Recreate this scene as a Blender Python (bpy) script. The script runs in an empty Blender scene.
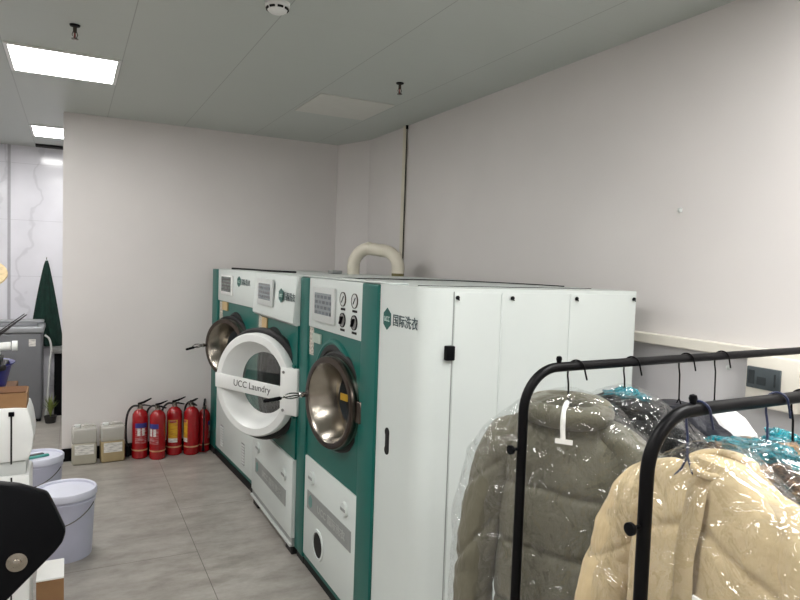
import bpy, bmesh, math, random
from mathutils import Vector, Matrix, noise
random.seed(7)
PI = math.pi
S = bpy.context.scene
COL = S.collection

# ------------------------------------------------------------------ materials
def srgb(r, g, b):
    f = lambda c: (c/255/12.92) if c/255 <= .04045 else ((c/255+.055)/1.055)**2.4
    return (f(r), f(g), f(b), 1)

class N:
    """tiny node-tree writer"""
    def __init__(s, name):
        s.m = bpy.data.materials.new(name); s.m.use_nodes = True
        s.t = s.m.node_tree; s.t.nodes.clear()
        s.out = s.t.nodes.new('ShaderNodeOutputMaterial')
    def n(s, kind, **kw):
        nd = s.t.nodes.new('ShaderNode'+kind)
        for k, v in kw.items():
            if k in nd.inputs: nd.inputs[k].default_value = v
            else: setattr(nd, k, v)
        return nd
    def l(s, a, b): s.t.links.new(a, b)
    def math(s, op, a, b=None):
        nd = s.n('Math', operation=op)
        for i, v in enumerate((a, b)):
            if v is None: continue
            if isinstance(v, (int, float)): nd.inputs[i].default_value = v
            else: s.l(v, nd.inputs[i])
        return nd.outputs[0]
    def mix(s, fac, a, b):
        nd = s.n('Mix', data_type='RGBA')
        for sock, v in ((nd.inputs['Factor'], fac), (nd.inputs[6], a), (nd.inputs[7], b)):
            if isinstance(v, (int, float, tuple)): sock.default_value = v
            else: s.l(v, sock)
        return nd.outputs[2]
    def coord(s, scale=(1, 1, 1), loc=(0, 0, 0)):
        tc = s.n('TexCoord'); mp = s.n('Mapping')
        mp.inputs['Scale'].default_value = scale; mp.inputs['Location'].default_value = loc
        s.l(tc.outputs['Object'], mp.inputs['Vector']); return mp.outputs[0]
    def ramp(s, fac, stops):
        r = s.n('ValToRGB'); s.l(fac, r.inputs[0])
        e = r.color_ramp.elements
        while len(e) < len(stops): e.new(.5)
        for el, (p, c) in zip(e, stops): el.position = p; el.color = c
        return r.outputs[0]
    def noise(s, vec, scale, detail=4, rough=.55):
        nd = s.n('TexNoise', Scale=scale, Detail=detail, Roughness=rough)
        s.l(vec, nd.inputs['Vector']); return nd.outputs[0]
    def bsdf(s, col, rough=.5, metal=0, bump=None, bstr=.2, bdist=.01, **kw):
        b = s.n('BsdfPrincipled', Roughness=.5, Metallic=metal)
        if isinstance(col, tuple): b.inputs['Base Color'].default_value = col
        else: s.l(col, b.inputs['Base Color'])
        if isinstance(rough, (int, float)): b.inputs['Roughness'].default_value = rough
        else: s.l(rough, b.inputs['Roughness'])
        for k, v in kw.items():
            b.inputs[k.replace('_', ' ')].default_value = v
        if bump is not None:
            bp = s.n('Bump', Strength=bstr, Distance=bdist); s.l(bump, bp.inputs['Height']); s.l(bp.outputs[0], b.inputs['Normal'])
        s.l(b.outputs[0], s.out.inputs['Surface']); return s.m

def plain(name, rgb, rough=.5, metal=0, var=.06, scale=12, bstr=0, **kw):
    n = N(name); c = srgb(*rgb); v = n.coord()
    f = n.noise(v, scale)
    d = tuple(max(0, x*(1-var)) for x in c[:3])+(1,); u = tuple(min(1, x*(1+var)) for x in c[:3])+(1,)
    return n.bsdf(n.ramp(f, [(.3, d), (.7, u)]), rough, metal, f if bstr else None, bstr, **kw)

M = {}
M['white_paint'] = plain('white_paint', (204, 211, 208), .38, var=.02, scale=3)
M['teal_paint'] = plain('teal_paint', (12, 92, 84), .34, var=.05, scale=4, Specular_IOR_Level=.35)
M['white_plastic'] = plain('white_plastic', (226, 228, 226), .35, var=.02)
M['black_plastic'] = plain('black_plastic', (9, 10, 13), .42, var=.1, Specular_IOR_Level=.1)
M['black_rubber'] = plain('black_rubber', (14, 14, 15), .6, var=.1)
M['black_metal'] = plain('black_powder_coat', (8, 8, 10), .4, var=.1, scale=60, Specular_IOR_Level=.13)
M['dark'] = plain('dark_void', (8, 8, 9), .8)
M['steel'] = plain('brushed_steel', (158, 152, 142), .24, 1, var=.08, scale=25)
M['steel_dark'] = plain('dark_steel', (92, 84, 78), .25, 1, var=.1, scale=25)
M['chrome'] = plain('chrome', (205, 205, 205), .12, 1, var=.02)
M['grey_metal'] = plain('grey_plaque', (146, 150, 148), .4, .2, var=.05)
M['grey_relief'] = plain('grey_relief', (172, 175, 172), .4, .2, var=.03)
M['pale_frame'] = plain('pale_frame', (196, 200, 198), .35, var=.02)
M['logo_teal'] = plain('logo_teal', (12, 84, 76), .45, var=.02)
M['logo_text'] = plain('logo_text', (38, 62, 66), .45, var=.02)
M['grey_text'] = plain('grey_text', (70, 72, 74), .5, var=.02)
M['logo_white'] = plain('logo_white', (196, 214, 208), .45, var=.02)
M['tan_tag'] = plain('tan_tag', (186, 160, 116), .6, var=.1)
M['pale_tag'] = plain('pale_tag', (172, 186, 174), .6, var=.1)
M['yellow'] = plain('yellow_sticker', (196, 156, 44), .5, var=.1)
M['pvc'] = plain('white_pvc', (214, 208, 192), .3, var=.03)
M['trunking'] = plain('trunking_plastic', (222, 217, 206), .4, var=.02)
M['red_paint'] = plain('red_paint', (152, 12, 20), .25, var=.06, Coat_Weight=.3)
M['cream_line'] = plain('pale_band', (196, 150, 110), .5)
M['lavender'] = plain('lavender_plastic', (182, 184, 202), .35, var=.03)
M['lid'] = plain('lid_plastic', (206, 208, 222), .35, var=.03)
M['teal_thing'] = plain('teal_handle', (70, 150, 140), .4)
M['teal_faded'] = plain('teal_faded', (98, 140, 134), .45)
M['card'] = plain('cardboard', (138, 104, 70), .8, var=.12, scale=9)
M['card_dark'] = plain('cardboard_inside', (104, 70, 42), .85, var=.12, scale=9)
M['tape'] = plain('white_tape', (232, 232, 228), .45, var=.03)
M['blue'] = plain('blue_plastic', (34, 36, 116), .35, var=.08)
M['orange'] = plain('orange_plastic', (206, 122, 34), .4)
M['straw'] = plain('straw', (214, 190, 146), .7, var=.2, scale=40)
M['brown'] = plain('brown_wood', (96, 74, 58), .5, var=.2)
M['cloth_green'] = plain('green_cloth', (10, 44, 36), .9, var=.35, scale=14)
M['washer'] = plain('grey_appliance', (112, 114, 118), .35, .2, var=.03)
M['washer_top'] = plain('pale_appliance', (150, 153, 156), .3, .1, var=.03)
M['leaf'] = plain('leaf', (110, 122, 58), .6, var=.3, scale=30)
M['khaki'] = plain('khaki_band', (104, 98, 58), .6)
M['pot'] = plain('dark_pot', (34, 32, 30), .6)
M['seam_grey'] = plain('seam_grey', (168, 168, 174), .5)
M['grey_top'] = plain('grey_top', (128, 128, 126), .4)
M['blade'] = plain('dark_blade', (74, 72, 74), .3, .8)
M['red_bulb'] = plain('red_bulb', (140, 30, 24), .2)
M['smoked'] = plain('smoked_cover', (66, 74, 78), .15, var=.08)
M['smoked_dark'] = plain('smoked_dark', (34, 40, 44), .2, var=.08)
M['teal_film'] = None
M['wire_blue'] = plain('blue_wire', (30, 40, 74), .35)
M['hatch'] = plain('hatch_panel', (206, 206, 200), .6, var=.02)

def m_wall():
    n = N('painted_wall'); v = n.coord()
    f = n.noise(v, 1.3, 3); g = n.noise(v, 220, 2)
    c = n.ramp(f, [(.3, srgb(212, 208, 206)), (.7, srgb(218, 214, 212))])
    return n.bsdf(c, .6, 0, g, .04, .004)
M['wall'] = m_wall()
M['wall_low'] = plain('wall_lower_greyer', (192, 190, 192), .5, var=.02, scale=2)  # greyer tone for the sheet on the lower right wall

def line_mask(n, sock, period, off, half):
    """1 on thin lines at off + k*period along one coordinate"""
    a = n.math('DIVIDE', n.math('SUBTRACT', sock, off), period)
    fr = n.math('FRACT', n.math('ADD', a, 100.5))
    return n.math('LESS_THAN', n.math('ABSOLUTE', n.math('SUBTRACT', fr, .5)), half/period)

def m_ceiling():
    n = N('metal_ceiling_panels'); tc = n.n('TexCoord'); sp = n.n('SeparateXYZ')
    n.l(tc.outputs['Object'], sp.inputs[0])
    lx = line_mask(n, sp.outputs[0], .6, -.34, .0022); ly = line_mask(n, sp.outputs[1], .6, 4.135, .0016)
    c = n.mix(n.math('MULTIPLY', lx, .5), srgb(184, 190, 185), srgb(92, 96, 94))
    c = n.mix(n.math('MULTIPLY', ly, .10), c, srgb(90, 92, 90))
    return n.bsdf(c, .42, .0)
M['ceiling'] = m_ceiling()

def m_floor():
    n = N('stone_look_tiles'); tc = n.n('TexCoord'); sp = n.n('SeparateXYZ')
    n.l(tc.outputs['Object'], sp.inputs[0])
    v = n.coord((1.2, 2.3, 1)); f = n.noise(v, 2.6, 10, .72)
    v2 = n.coord((1, 1, 1)); g = n.noise(v2, 1.1, 5, .6)
    c = n.ramp(f, [(.32, srgb(120, 114, 106)), (.5, srgb(154, 149, 141)), (.68, srgb(180, 175, 168))])
    c = n.mix(n.math('MULTIPLY', g, .5), c, srgb(146, 142, 137))
    lx = line_mask(n, sp.outputs[0], .75, .665, .0022)
    # staggered cross joints: odd columns shifted by half a tile
    colm = n.math('FLOOR', n.math('DIVIDE', n.math('SUBTRACT', sp.outputs[0], .665), .75))
    par = n.math('ABSOLUTE', n.math('MODULO', colm, 2.0))
    ysh = n.math('ADD', sp.outputs[1], n.math('MULTIPLY', par, -.0))
    ysh = n.math('ADD', sp.outputs[1], n.math('MULTIPLY', n.math('SUBTRACT', 1.0, par), .8))
    ly = line_mask(n, ysh, 1.5, 3.775, .0022)
    j = n.math('MAXIMUM', lx, ly)
    c = n.mix(n.math('MULTIPLY', j, .75), c, srgb(84, 78, 70))
    return n.bsdf(c, n.math('ADD', n.math('MULTIPLY', f, .2), .22), 0, f, .06, .004)
M['floor'] = m_floor()

def m_marble():
    n = N('white_marble_tile'); tc = n.n('TexCoord'); sp = n.n('SeparateXYZ')
    n.l(tc.outputs['Object'], sp.inputs[0])
    v = n.coord(); d = n.noise(v, 1.6, 5)
    w = n.n('TexWave', Scale=.9, Distortion=9, Detail=4); n.l(v, w.inputs['Vector']); w.inputs['Detail Scale'].default_value = 1.6
    c = n.ramp(w.outputs['Fac'], [(0, srgb(204, 204, 211)), (.03, srgb(216, 216, 223)), (1, srgb(222, 222, 229))])
    ly = line_mask(n, sp.outputs[2], .6, .25, .002)
    c = n.mix(n.math('MULTIPLY', ly, .4), c, srgb(150, 150, 156))
    return n.bsdf(c, .12)
M['marble'] = m_marble()

def m_lcd(name, base, ink, sx=34, sz=30):
    n = N(name); tc = n.n('TexCoord'); sp = n.n('SeparateXYZ'); n.l(tc.outputs['Object'], sp.inputs[0])
    cb = n.n('CombineXYZ'); n.l(sp.outputs[0], cb.inputs[0]); n.l(sp.outputs[2], cb.inputs[1])
    br = n.n('TexBrick', Scale=1.0); n.l(cb.outputs[0], br.inputs['Vector'])
    br.inputs['Brick Width'].default_value = .052; br.inputs['Row Height'].default_value = .027; br.inputs['Mortar Size'].default_value = .006
    br.inputs['Color1'].default_value = ink; br.inputs['Color2'].default_value = tuple(x*1.8 for x in ink[:3])+(1,); br.inputs['Mortar'].default_value = base
    return n.bsdf(br.outputs[0], .18)
M['lcd'] = m_lcd('grey_display', srgb(124, 132, 136), srgb(66, 74, 80))
M['lcd_dark'] = m_lcd('dark_display', srgb(52, 58, 58), srgb(88, 94, 92))
def m_strip():
    n = N('printed_strip'); v = n.coord((150, 1, 75)); f = n.noise(v, 1, 1)
    return n.bsdf(n.ramp(f, [(.47, srgb(206, 202, 190)), (.55, srgb(138, 134, 122))]), .5)
M['strip'] = m_strip()
def m_print(name, base, ink, sc=60):
    n = N(name); v = n.coord((.45, .45, 2.4)); f = n.noise(v, sc, 2)
    mid = tuple(a*.55+c*.45 for a, c in zip(base, ink))
    return n.bsdf(n.ramp(f, [(.46, base), (.62, mid)]), .5)
M['label_white'] = m_print('printed_label', srgb(222, 220, 214), srgb(96, 96, 100))
M['label_red'] = m_print('printed_red_area', srgb(150, 20, 26), srgb(206, 190, 190), 46)
M['label_yellow'] = m_print('printed_yellow_area', srgb(212, 168, 40), srgb(150, 50, 26), 40)
M['label_blue'] = plain('label_blue', (44, 52, 128), .45)
def m_perf():
    n = N('perforated_drum'); v = n.coord(); vo = n.n('TexVoronoi', Scale=42.0, Randomness=.0); n.l(v, vo.inputs['Vector'])
    c = n.ramp(vo.outputs['Distance'], [(.28, srgb(6, 6, 6)), (.34, srgb(84, 84, 84))])
    return n.bsdf(c, .35, .7)
M['drum'] = m_perf()
def m_light(st):
    n = N('light_diffuser'); e = n.n('Emission', Color=(1, .985, .962, 1), Strength=st)
    n.l(e.outputs[0], n.out.inputs['Surface']); return n.m
M['diffuser'] = m_light(30.0); M['diffuser_dim'] = m_light(25.0); M['diffuser_bright'] = m_light(46.0)
def film(name, tint, fac, rough, alpha, dens, col=(1, 1, 1, 1), bscale=26, bstr=.9):
    """clear crumpled plastic film: transparent + glossy + a little milky diffuse"""
    n = N(name); v = n.coord()
    nz = n.n('TexNoise', Scale=float(bscale), Detail=3.0, Distortion=1.4); n.l(v, nz.inputs['Vector'])
    rg = nz.outputs[0]; nz.inputs['Distortion'].default_value = .7; nz.inputs['Detail'].default_value = 2.5
    bp = n.n('Bump', Strength=bstr, Distance=.06); n.l(rg, bp.inputs['Height'])
    tr = n.n('BsdfTransparent', Color=tint); gl = n.n('BsdfGlossy', Color=(1, 1, 1, 1), Roughness=rough); n.l(bp.outputs[0], gl.inputs['Normal'])
    df = n.n('BsdfDiffuse', Color=col); n.l(bp.outputs[0], df.inputs['Normal'])
    m1 = n.n('MixShader'); m1.inputs[0].default_value = dens; n.l(tr.outputs[0], m1.inputs[1]); n.l(df.outputs[0], m1.inputs[2])
    lw = n.n('LayerWeight', Blend=.25); n.l(bp.outputs[0], lw.inputs['Normal'])
    f = n.math('ADD', n.math('MULTIPLY', lw.outputs['Facing'], fac), alpha)
    m2 = n.n('MixShader'); n.l(f, m2.inputs[0]); n.l(m1.outputs[0], m2.inputs[1]); n.l(gl.outputs[0], m2.inputs[2])
    n.l(m2.outputs[0], n.out.inputs['Surface']); return n.m
M['bag'] = film('clear_film', (.97, .98, .98, 1), .32, .06, .045, .012, bscale=15, bstr=.8)
M['milky'] = film('milky_film', (.95, .96, .97, 1), .2, .2, .05, .55, (.85, .86, .88, 1))
M['teal_film'] = film('turquoise_film', (.35, .85, .9, 1), .3, .12, .06, .62, srgb(28, 150, 166), 30)
M['glass'] = film('door_glass', (.80, .84, .83, 1), .35, .03, .05, .0, bstr=0.0)
M['jug_clear'] = film('jug_plastic', (.95, .95, .93, 1), .2, .25, .05, .5, srgb(205, 203, 196), 8, .2)
M['jug_fluid'] = plain('jug_fluid', (172, 160, 132), .3, var=.05)

def m_fabric(name, rgb, var=.12, rough=.62, sheen=.1, spec=.35):
    n = N(name); v = n.coord(); f = n.noise(v, 9, 5, .6)
    v2 = n.coord((1, 1, .28)); a = n.noise(v2, 34, 3, .6); a2 = n.noise(n.coord((.7, .7, .5), (3, 1, 2)), 17, 3, .5)
    w = n.math('ADD', n.math('ABSOLUTE', n.math('SUBTRACT', a, .5)), n.math('MULTIPLY', n.math('ABSOLUTE', n.math('SUBTRACT', a2, .5)), 2.2))
    c = srgb(*rgb)
    d = tuple(x*(1-var) for x in c[:3])+(1,); u = tuple(min(1, x*(1+var)) for x in c[:3])+(1,)
    return n.bsdf(n.ramp(f, [(.3, d), (.7, u)]), rough, 0, w, .36, .018, Sheen_Weight=sheen, Specular_IOR_Level=spec)
M['olive'] = m_fabric('olive_nylon', (98, 95, 80), .08)
M['olive_dark'] = m_fabric('olive_nylon_collar', (95, 92, 76))
M['cream'] = m_fabric('beige_nylon', (196, 176, 138), .08)
M['black_cloth'] = m_fabric('black_nylon', (12, 12, 15), .3, .5, 0, .25)
M['navy_cloth'] = m_fabric('navy_nylon', (20, 22, 32), .3, .5, 0, .25)
M['char_cloth'] = m_fabric('charcoal_nylon', (28, 28, 28), .3, .5, 0, .25)
M['white_cloth'] = m_fabric('white_fabric', (220, 220, 220), .03)
def m_fur():
    n = N('brown_fur'); v = n.coord((1, 1, 1)); f = n.noise(v, 26, 4, .7)
    return n.bsdf(n.ramp(f, [(.40, srgb(22, 18, 16)), (.52, srgb(84, 62, 42)), (.60, srgb(172, 136, 96)), (.72, srgb(60, 42, 30))]), .9, 0, f, .8, .02)
M['fur'] = m_fur()

# ------------------------------------------------------------------ mesh helpers
def NB(): return bmesh.new()
def merge(bm, t, mat=None):
    if mat is not None: bmesh.ops.transform(t, matrix=mat, verts=t.verts)
    me = bpy.data.meshes.new('tmp'); t.to_mesh(me); t.free(); bm.from_mesh(me); bpy.data.meshes.remove(me); return bm
def box(bm, x0, x1, y0, y1, z0, z1, bev=0, seg=2, mat=None):
    t = bmesh.new(); bmesh.ops.create_cube(t, size=1)
    for v in t.verts: v.co = Vector((x0+(v.co.x+.5)*(x1-x0), y0+(v.co.y+.5)*(y1-y0), z0+(v.co.z+.5)*(z1-z0)))
    if bev: bmesh.ops.bevel(t, geom=list(t.edges), offset=bev, segments=seg, affect='EDGES', profile=.5)
    return merge(bm, t, mat)
def lathe(bm, prof, seg=32, mat=None, closed=False, axis='z'):
    """prof = [(r, h)]; r = 0 closes with a point"""
    t = bmesh.new(); rings = []
    for r, h in prof:
        if r <= 1e-6: rings.append([t.verts.new((0, 0, h))])
        else: rings.append([t.verts.new((r*math.cos(2*PI*k/seg), r*math.sin(2*PI*k/seg), h)) for k in range(seg)])
    pairs = list(zip(rings, rings[1:]))
    if closed: pairs.append((rings[-1], rings[0]))
    for a, b in pairs:
        for k in range(seg):
            k2 = (k+1) % seg
            vs = [a[k % len(a)], a[k2 % len(a)], b[k2 % len(b)], b[k % len(b)]]
            vs = list(dict.fromkeys(vs))
            if len(vs) > 2: t.faces.new(vs)
    if axis == 'y': bmesh.ops.rotate(t, verts=t.verts, cent=(0, 0, 0), matrix=Matrix.Rotation(PI/2, 3, 'X'))   # z -> -y
    bmesh.ops.recalc_face_normals(t, faces=t.faces)
    return merge(bm, t, mat)
def tube(bm, pts, r, seg=8, mat=None, cap=True, smoothpath=0):
    pts = [Vector(p) for p in pts]
    rs = list(r) if isinstance(r, (list, tuple)) else [r]*len(pts)
    for _ in range(smoothpath):
        np_, nr = [pts[0]], [rs[0]]
        for (a, b), (c, d) in zip(zip(pts, pts[1:]), zip(rs, rs[1:])):
            np_ += [a*.75+b*.25, a*.25+b*.75]; nr += [c*.75+d*.25, c*.25+d*.75]
        pts = np_+[pts[-1]]; rs = nr+[rs[-1]]
    t = bmesh.new(); rings = []; up = None
    for i, p in enumerate(pts):
        d = (pts[min(i+1, len(pts)-1)]-pts[max(i-1, 0)]).normalized()
        if up is None: up = Vector((0, 0, 1)) if abs(d.z) < .9 else Vector((1, 0, 0))
        a = d.cross(up).normalized(); b = a.cross(d).normalized(); up = b
        rings.append([t.verts.new(p+rs[i]*(math.cos(2*PI*k/seg)*a+math.sin(2*PI*k/seg)*b)) for k in range(seg)])
    for a, b in zip(rings, rings[1:]):
        for k in range(seg): t.faces.new((a[k], a[(k+1) % seg], b[(k+1) % seg], b[k]))
    if cap: t.faces.new(rings[0]); t.faces.new(rings[-1])
    bmesh.ops.recalc_face_normals(t, faces=t.faces)
    return merge(bm, t, mat)
def prism(bm, poly, h0, h1, axis='z', bev=0, mat=None):
    """extrude a 2-D polygon; axis z: (x,y); y: (x,z); x: (y,z)"""
    t = bmesh.new()
    f = {'z': lambda p, h: (p[0], p[1], h), 'y': lambda p, h: (p[0], h, p[1]), 'x': lambda p, h: (h, p[0], p[1])}[axis]
    a = [t.verts.new(f(p, h0)) for p in poly]; b = [t.verts.new(f(p, h1)) for p in poly]
    t.faces.new(a); t.faces.new(b[::-1]); n = len(poly)
    for i in range(n): t.faces.new((a[i], b[i], b[(i+1) % n], a[(i+1) % n]))
    bmesh.ops.recalc_face_normals(t, faces=t.faces)
    if bev: bmesh.ops.bevel(t, geom=list(t.edges), offset=bev, segments=2, affect='EDGES', profile=.5)
    return merge(bm, t, mat)
def plate_hole(bm, x0, x1, z0, z1, cx, cz, r, y0, y1, seg=64):
    """plate in the xz plane with a round hole, from depth y0 (front) to y1"""
    t = bmesh.new(); angs = [2*PI*k/seg for k in range(seg)]
    angs += [math.atan2(z-cz, x-cx) % (2*PI) for x in (x0, x1) for z in (z0, z1)]
    angs = sorted(set(round(a, 5) for a in angs))
    def edge(a):
        c, s = math.cos(a), math.sin(a); k = 1e9
        if c > 1e-9: k = min(k, (x1-cx)/c)
        if c < -1e-9: k = min(k, (x0-cx)/c)
        if s > 1e-9: k = min(k, (z1-cz)/s)
        if s < -1e-9: k = min(k, (z0-cz)/s)
        return (cx+k*c, cz+k*s)
    L = []
    for a in angs:
        e = edge(a); h = (cx+r*math.cos(a), cz+r*math.sin(a))
        L.append([t.verts.new((e[0], y0, e[1])), t.verts.new((h[0], y0, h[1])), t.verts.new((h[0], y1, h[1])), t.verts.new((e[0], y1, e[1]))])
    for i in range(len(L)):
        a, b = L[i], L[(i+1) % len(L)]
        for k in range(4): t.faces.new((a[k], b[k], b[(k+1) % 4], a[(k+1) % 4]))
    bmesh.ops.recalc_face_normals(t, faces=t.faces)
    return merge(bm, t)
def obj(name, bm, m, parent=None, smooth=True, loc=None, rotz=None):
    me = bpy.data.meshes.new(name)
    if smooth:
        for f in bm.faces: f.smooth = True
    bm.to_mesh(me); bm.free()
    me.materials.append(M[m] if isinstance(m, str) else m)
    if smooth: me.set_sharp_from_angle(angle=math.radians(38))
    o = bpy.data.objects.new(name, me); COL.objects.link(o)
    if parent: o.parent = parent
    if loc: o.location = loc
    if rotz is not None: o.rotation_euler.z = rotz
    return o
def tag(o, label, cat, group=None, kind=None):
    if label: o['label'] = label
    if cat: o['category'] = cat
    if group: o['group'] = group
    if kind: o['kind'] = kind
    return o
def thing(name, label, cat, loc=(0, 0, 0), rotz=0, group=None):
    o = bpy.data.objects.new(name, None); COL.objects.link(o); o.empty_display_size = .05
    o.location = loc; o.rotation_euler.z = rotz
    return tag(o, label, cat, group)
def struct(name, bm, m, smooth=False): return tag(obj(name, bm, m, None, smooth), None, None, None, 'structure')
def copy_tree(o, parent=None):
    c = o.copy(); COL.objects.link(c); c.parent = parent
    for ch in list(o.children): copy_tree(ch, c)
    return c
def text(name, s, size, m, parent, loc, w=None, bold=0, rotz=0, ext=.0006):
    """lettering standing in the local xz plane, read from -y; w squeezes it to a width"""
    cu = bpy.data.curves.new(name, 'FONT'); cu.body = s; cu.size = size; cu.align_x = 'CENTER'; cu.align_y = 'CENTER'
    cu.extrude = ext; cu.offset = bold
    tmp = bpy.data.objects.new('tmp_text', cu); COL.objects.link(tmp)
    dg = bpy.context.evaluated_depsgraph_get(); me = bpy.data.meshes.new_from_object(tmp.evaluated_get(dg))
    bpy.data.objects.remove(tmp)
    xs = [v.co.x for v in me.vertices]; ys = [v.co.y for v in me.vertices]
    cx, cy = (max(xs)+min(xs))/2, (max(ys)+min(ys))/2; k = w/(max(xs)-min(xs)) if w else 1
    for v in me.vertices: v.co = Vector(((v.co.x-cx)*k, -v.co.z, v.co.y-cy))
    me.materials.clear(); me.materials.append(M[m])
    o = bpy.data.objects.new(name, me); COL.objects.link(o); o.parent = parent; o.location = loc; o.rotation_euler.z = rotz
    return o

# ------------------------------------------------------------------ the room
XR, YB, ZC = 2.43, 5.88, 2.835
XL, YN, YF = -2.6, -1.6, 8.0
b = NB(); box(b, XL, XR, YN, YF, -.1, 0); struct('floor', b, 'floor')
b = NB(); box(b, XL, XR, YN, YF, ZC, ZC+.1); struct('ceiling', b, 'ceiling')
b = NB(); box(b, -.06, XR, YB, YB+.1, 0, ZC); struct('wall_back', b, 'wall')
b = NB(); box(b, XR, XR+.1, YN, YF, 0, ZC); struct('wall_right', b, 'wall')
b = NB(); prism(b, [(2.284, YB-.001), (XR-.001, 5.44), (XR-.001, YB-.001)], 0, ZC); struct('trim_1', b, 'wall')
b = NB(); box(b, XL-.1, XL, YN, YF, 0, ZC); struct('wall_left', b, 'wall')
b = NB(); box(b, XL-.1, XR+.1, YN-.1, YN, 0, ZC); struct('wall_front', b, 'wall')
b = NB(); box(b, XL-.1, XR+.1, YF, YF+.1, 0, ZC); struct('wall_far', b, 'marble')
b = NB(); box(b, -.60, -.572, YF-.006, YF, 0, ZC); struct('trim_2', b, 'seam_grey')
b = NB(); box(b, XR-.004, XR, -1.5, 5.43, 0, 1.377); struct('lower_wall_sheet', b, 'wall_low')  # thin sheet, greyer than the wall above the trunking
b = NB(); box(b, -.06, 2.28, YB-.014, YB, 0, .105); struct('baseboard_back', b, 'black_plastic')

# ------------------------------------------------------------------ ceiling fittings
def ceiling_light(x0, y0, label, m='diffuser'):
    t = thing('ceiling_light', label, 'ceiling light', (x0+.3, y0+.3, ZC), 0, 'square ceiling light panels')
    b = NB(); w = .296
    for (a0, a1, c0, c1) in ((-w, w, -w, -w+.022), (-w, w, w-.022, w), (-w, -w+.022, -w+.022, w-.022), (w-.022, w, -w+.022, w-.022)):
        box(b, a0, a1, c0, c1, -.010, 0, .002, 1)
    obj('frame', b, 'white_plastic', t)
    b = NB(); box(b, -w+.022, w-.022, -w+.022, w-.022, -.006, -.001); obj('diffuser', b, m, t)
    return t
ceiling_light(-.34, 4.135, 'square white light panel in the ceiling nearest the camera, at upper left', 'diffuser_dim')
ceiling_light(-.34, 6.62, 'small-looking square light panel in the ceiling of the passage beyond the partition wall')
ceiling_light(1.46, .25, 'square light panel in the ceiling above the clothes racks', 'diffuser_bright')
ceiling_light(-.34, .9, 'added unseen square light panel in the ceiling over the camera side of the aisle')  # unseen panels from here down, added as fill light for the room
ceiling_light(-1.54, 2.4, 'added unseen square light panel in the ceiling over the left side of the room')
ceiling_light(.86, -1.0, 'added unseen square light panel in the ceiling behind the camera, on the right')
ceiling_light(-1.54, -.6, 'added unseen square light panel in the ceiling behind the camera, on the left')
ceiling_light(-1.54, 5.3, 'added unseen square light panel in the ceiling at far left of the room')

b = NB(); box(b, 1.482, 2.04, 4.16, 4.73, ZC-.006, ZC, .002, 1)
tag(obj('ceiling_hatch', b, 'hatch'), 'pale square access panel set in the ceiling above the machines', 'ceiling hatch')
b = NB(); box(b, -.335, -.075, 7.74, 7.86, ZC-.02, ZC); tag(obj('ceiling_vent', b, 'dark'), 'narrow black slot vent in the passage ceiling behind the partition', 'vent')

def sprinkler(x, y, label):
    t = thing('fire_sprinkler', label, 'sprinkler', (x, y, ZC), 0, 'ceiling sprinklers'); t.scale = (.75, .75, .85)
    b = NB(); lathe(b, [(0, 0), (.034, 0), (.03, -.008), (.012, -.012), (0, -.012)], 20); obj('escutcheon', b, 'black_plastic', t)
    b = NB(); lathe(b, [(0, -.01), (.012, -.01), (.012, -.04), (.007, -.045), (0, -.045)], 14)
    for s in (-1, 1): tube(b, [(s*.010, 0, -.04), (s*.017, 0, -.055), (s*.010, 0, -.072), (0, 0, -.078)], .003, 6)
    lathe(b, [(0, -.078), (.022, -.079), (.022, -.082), (0, -.083)], 16); obj('head', b, 'steel_dark', t)
    b = NB(); lathe(b, [(0, -.044), (.004, -.046), (.005, -.058), (.004, -.074), (0, -.078)], 10); obj('bulb', b, 'red_bulb', t)
sprinkler(1.819, 3.653, 'small dark sprinkler head hanging from the ceiling right of the access panel')
sprinkler(.011, 3.653, 'small dark sprinkler head on the ceiling beside the large light panel')
t = thing('smoke_detector', 'round white smoke detector on the ceiling at the top edge of the view', 'smoke detector', (.804, 2.85, ZC))
b = NB(); lathe(b, [(0, 0), (.055, 0), (.055, -.012), (.046, -.02), (.042, -.034), (.03, -.042), (0, -.044)], 32); obj('housing', b, 'white_plastic', t)
b = NB()
for k in range(8):
    a = 2*PI*k/8; box(b, -.012, .012, -.004, .004, -.03, -.022, 0, 1, Matrix.Rotation(a, 4, 'Z') @ Matrix.Translation((0, .045, 0)))
obj('slot', b, 'dark', t)

# ------------------------------------------------------------------ right wall fittings
b = NB(); box(b, XR-.04, XR, .9, 5.2, 1.378, 1.425, .004, 1); tag(obj('cable_trunking', b, 'trunking'), 'long horizontal off-white cable trunking along the right wall', 'trunking')
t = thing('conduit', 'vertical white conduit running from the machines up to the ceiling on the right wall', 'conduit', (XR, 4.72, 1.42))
b = NB(); box(b, -.022, 0, -.016, .03, .005, ZC-1.42, .003, 1); obj('trunking', b, 'pvc', t)
b = NB(); tube(b, [(-.012, -.021, .005), (-.012, -.021, ZC-1.44)], .004, 8)  # dark tube standing in for the shadow line along the conduit's edge
lathe(b, [(0, 0), (.010, 0), (.010, .03), (0, .03)], 12, Matrix.Translation((-.012, -.021, ZC-1.45))); obj('cable', b, 'black_plastic', t)
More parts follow.
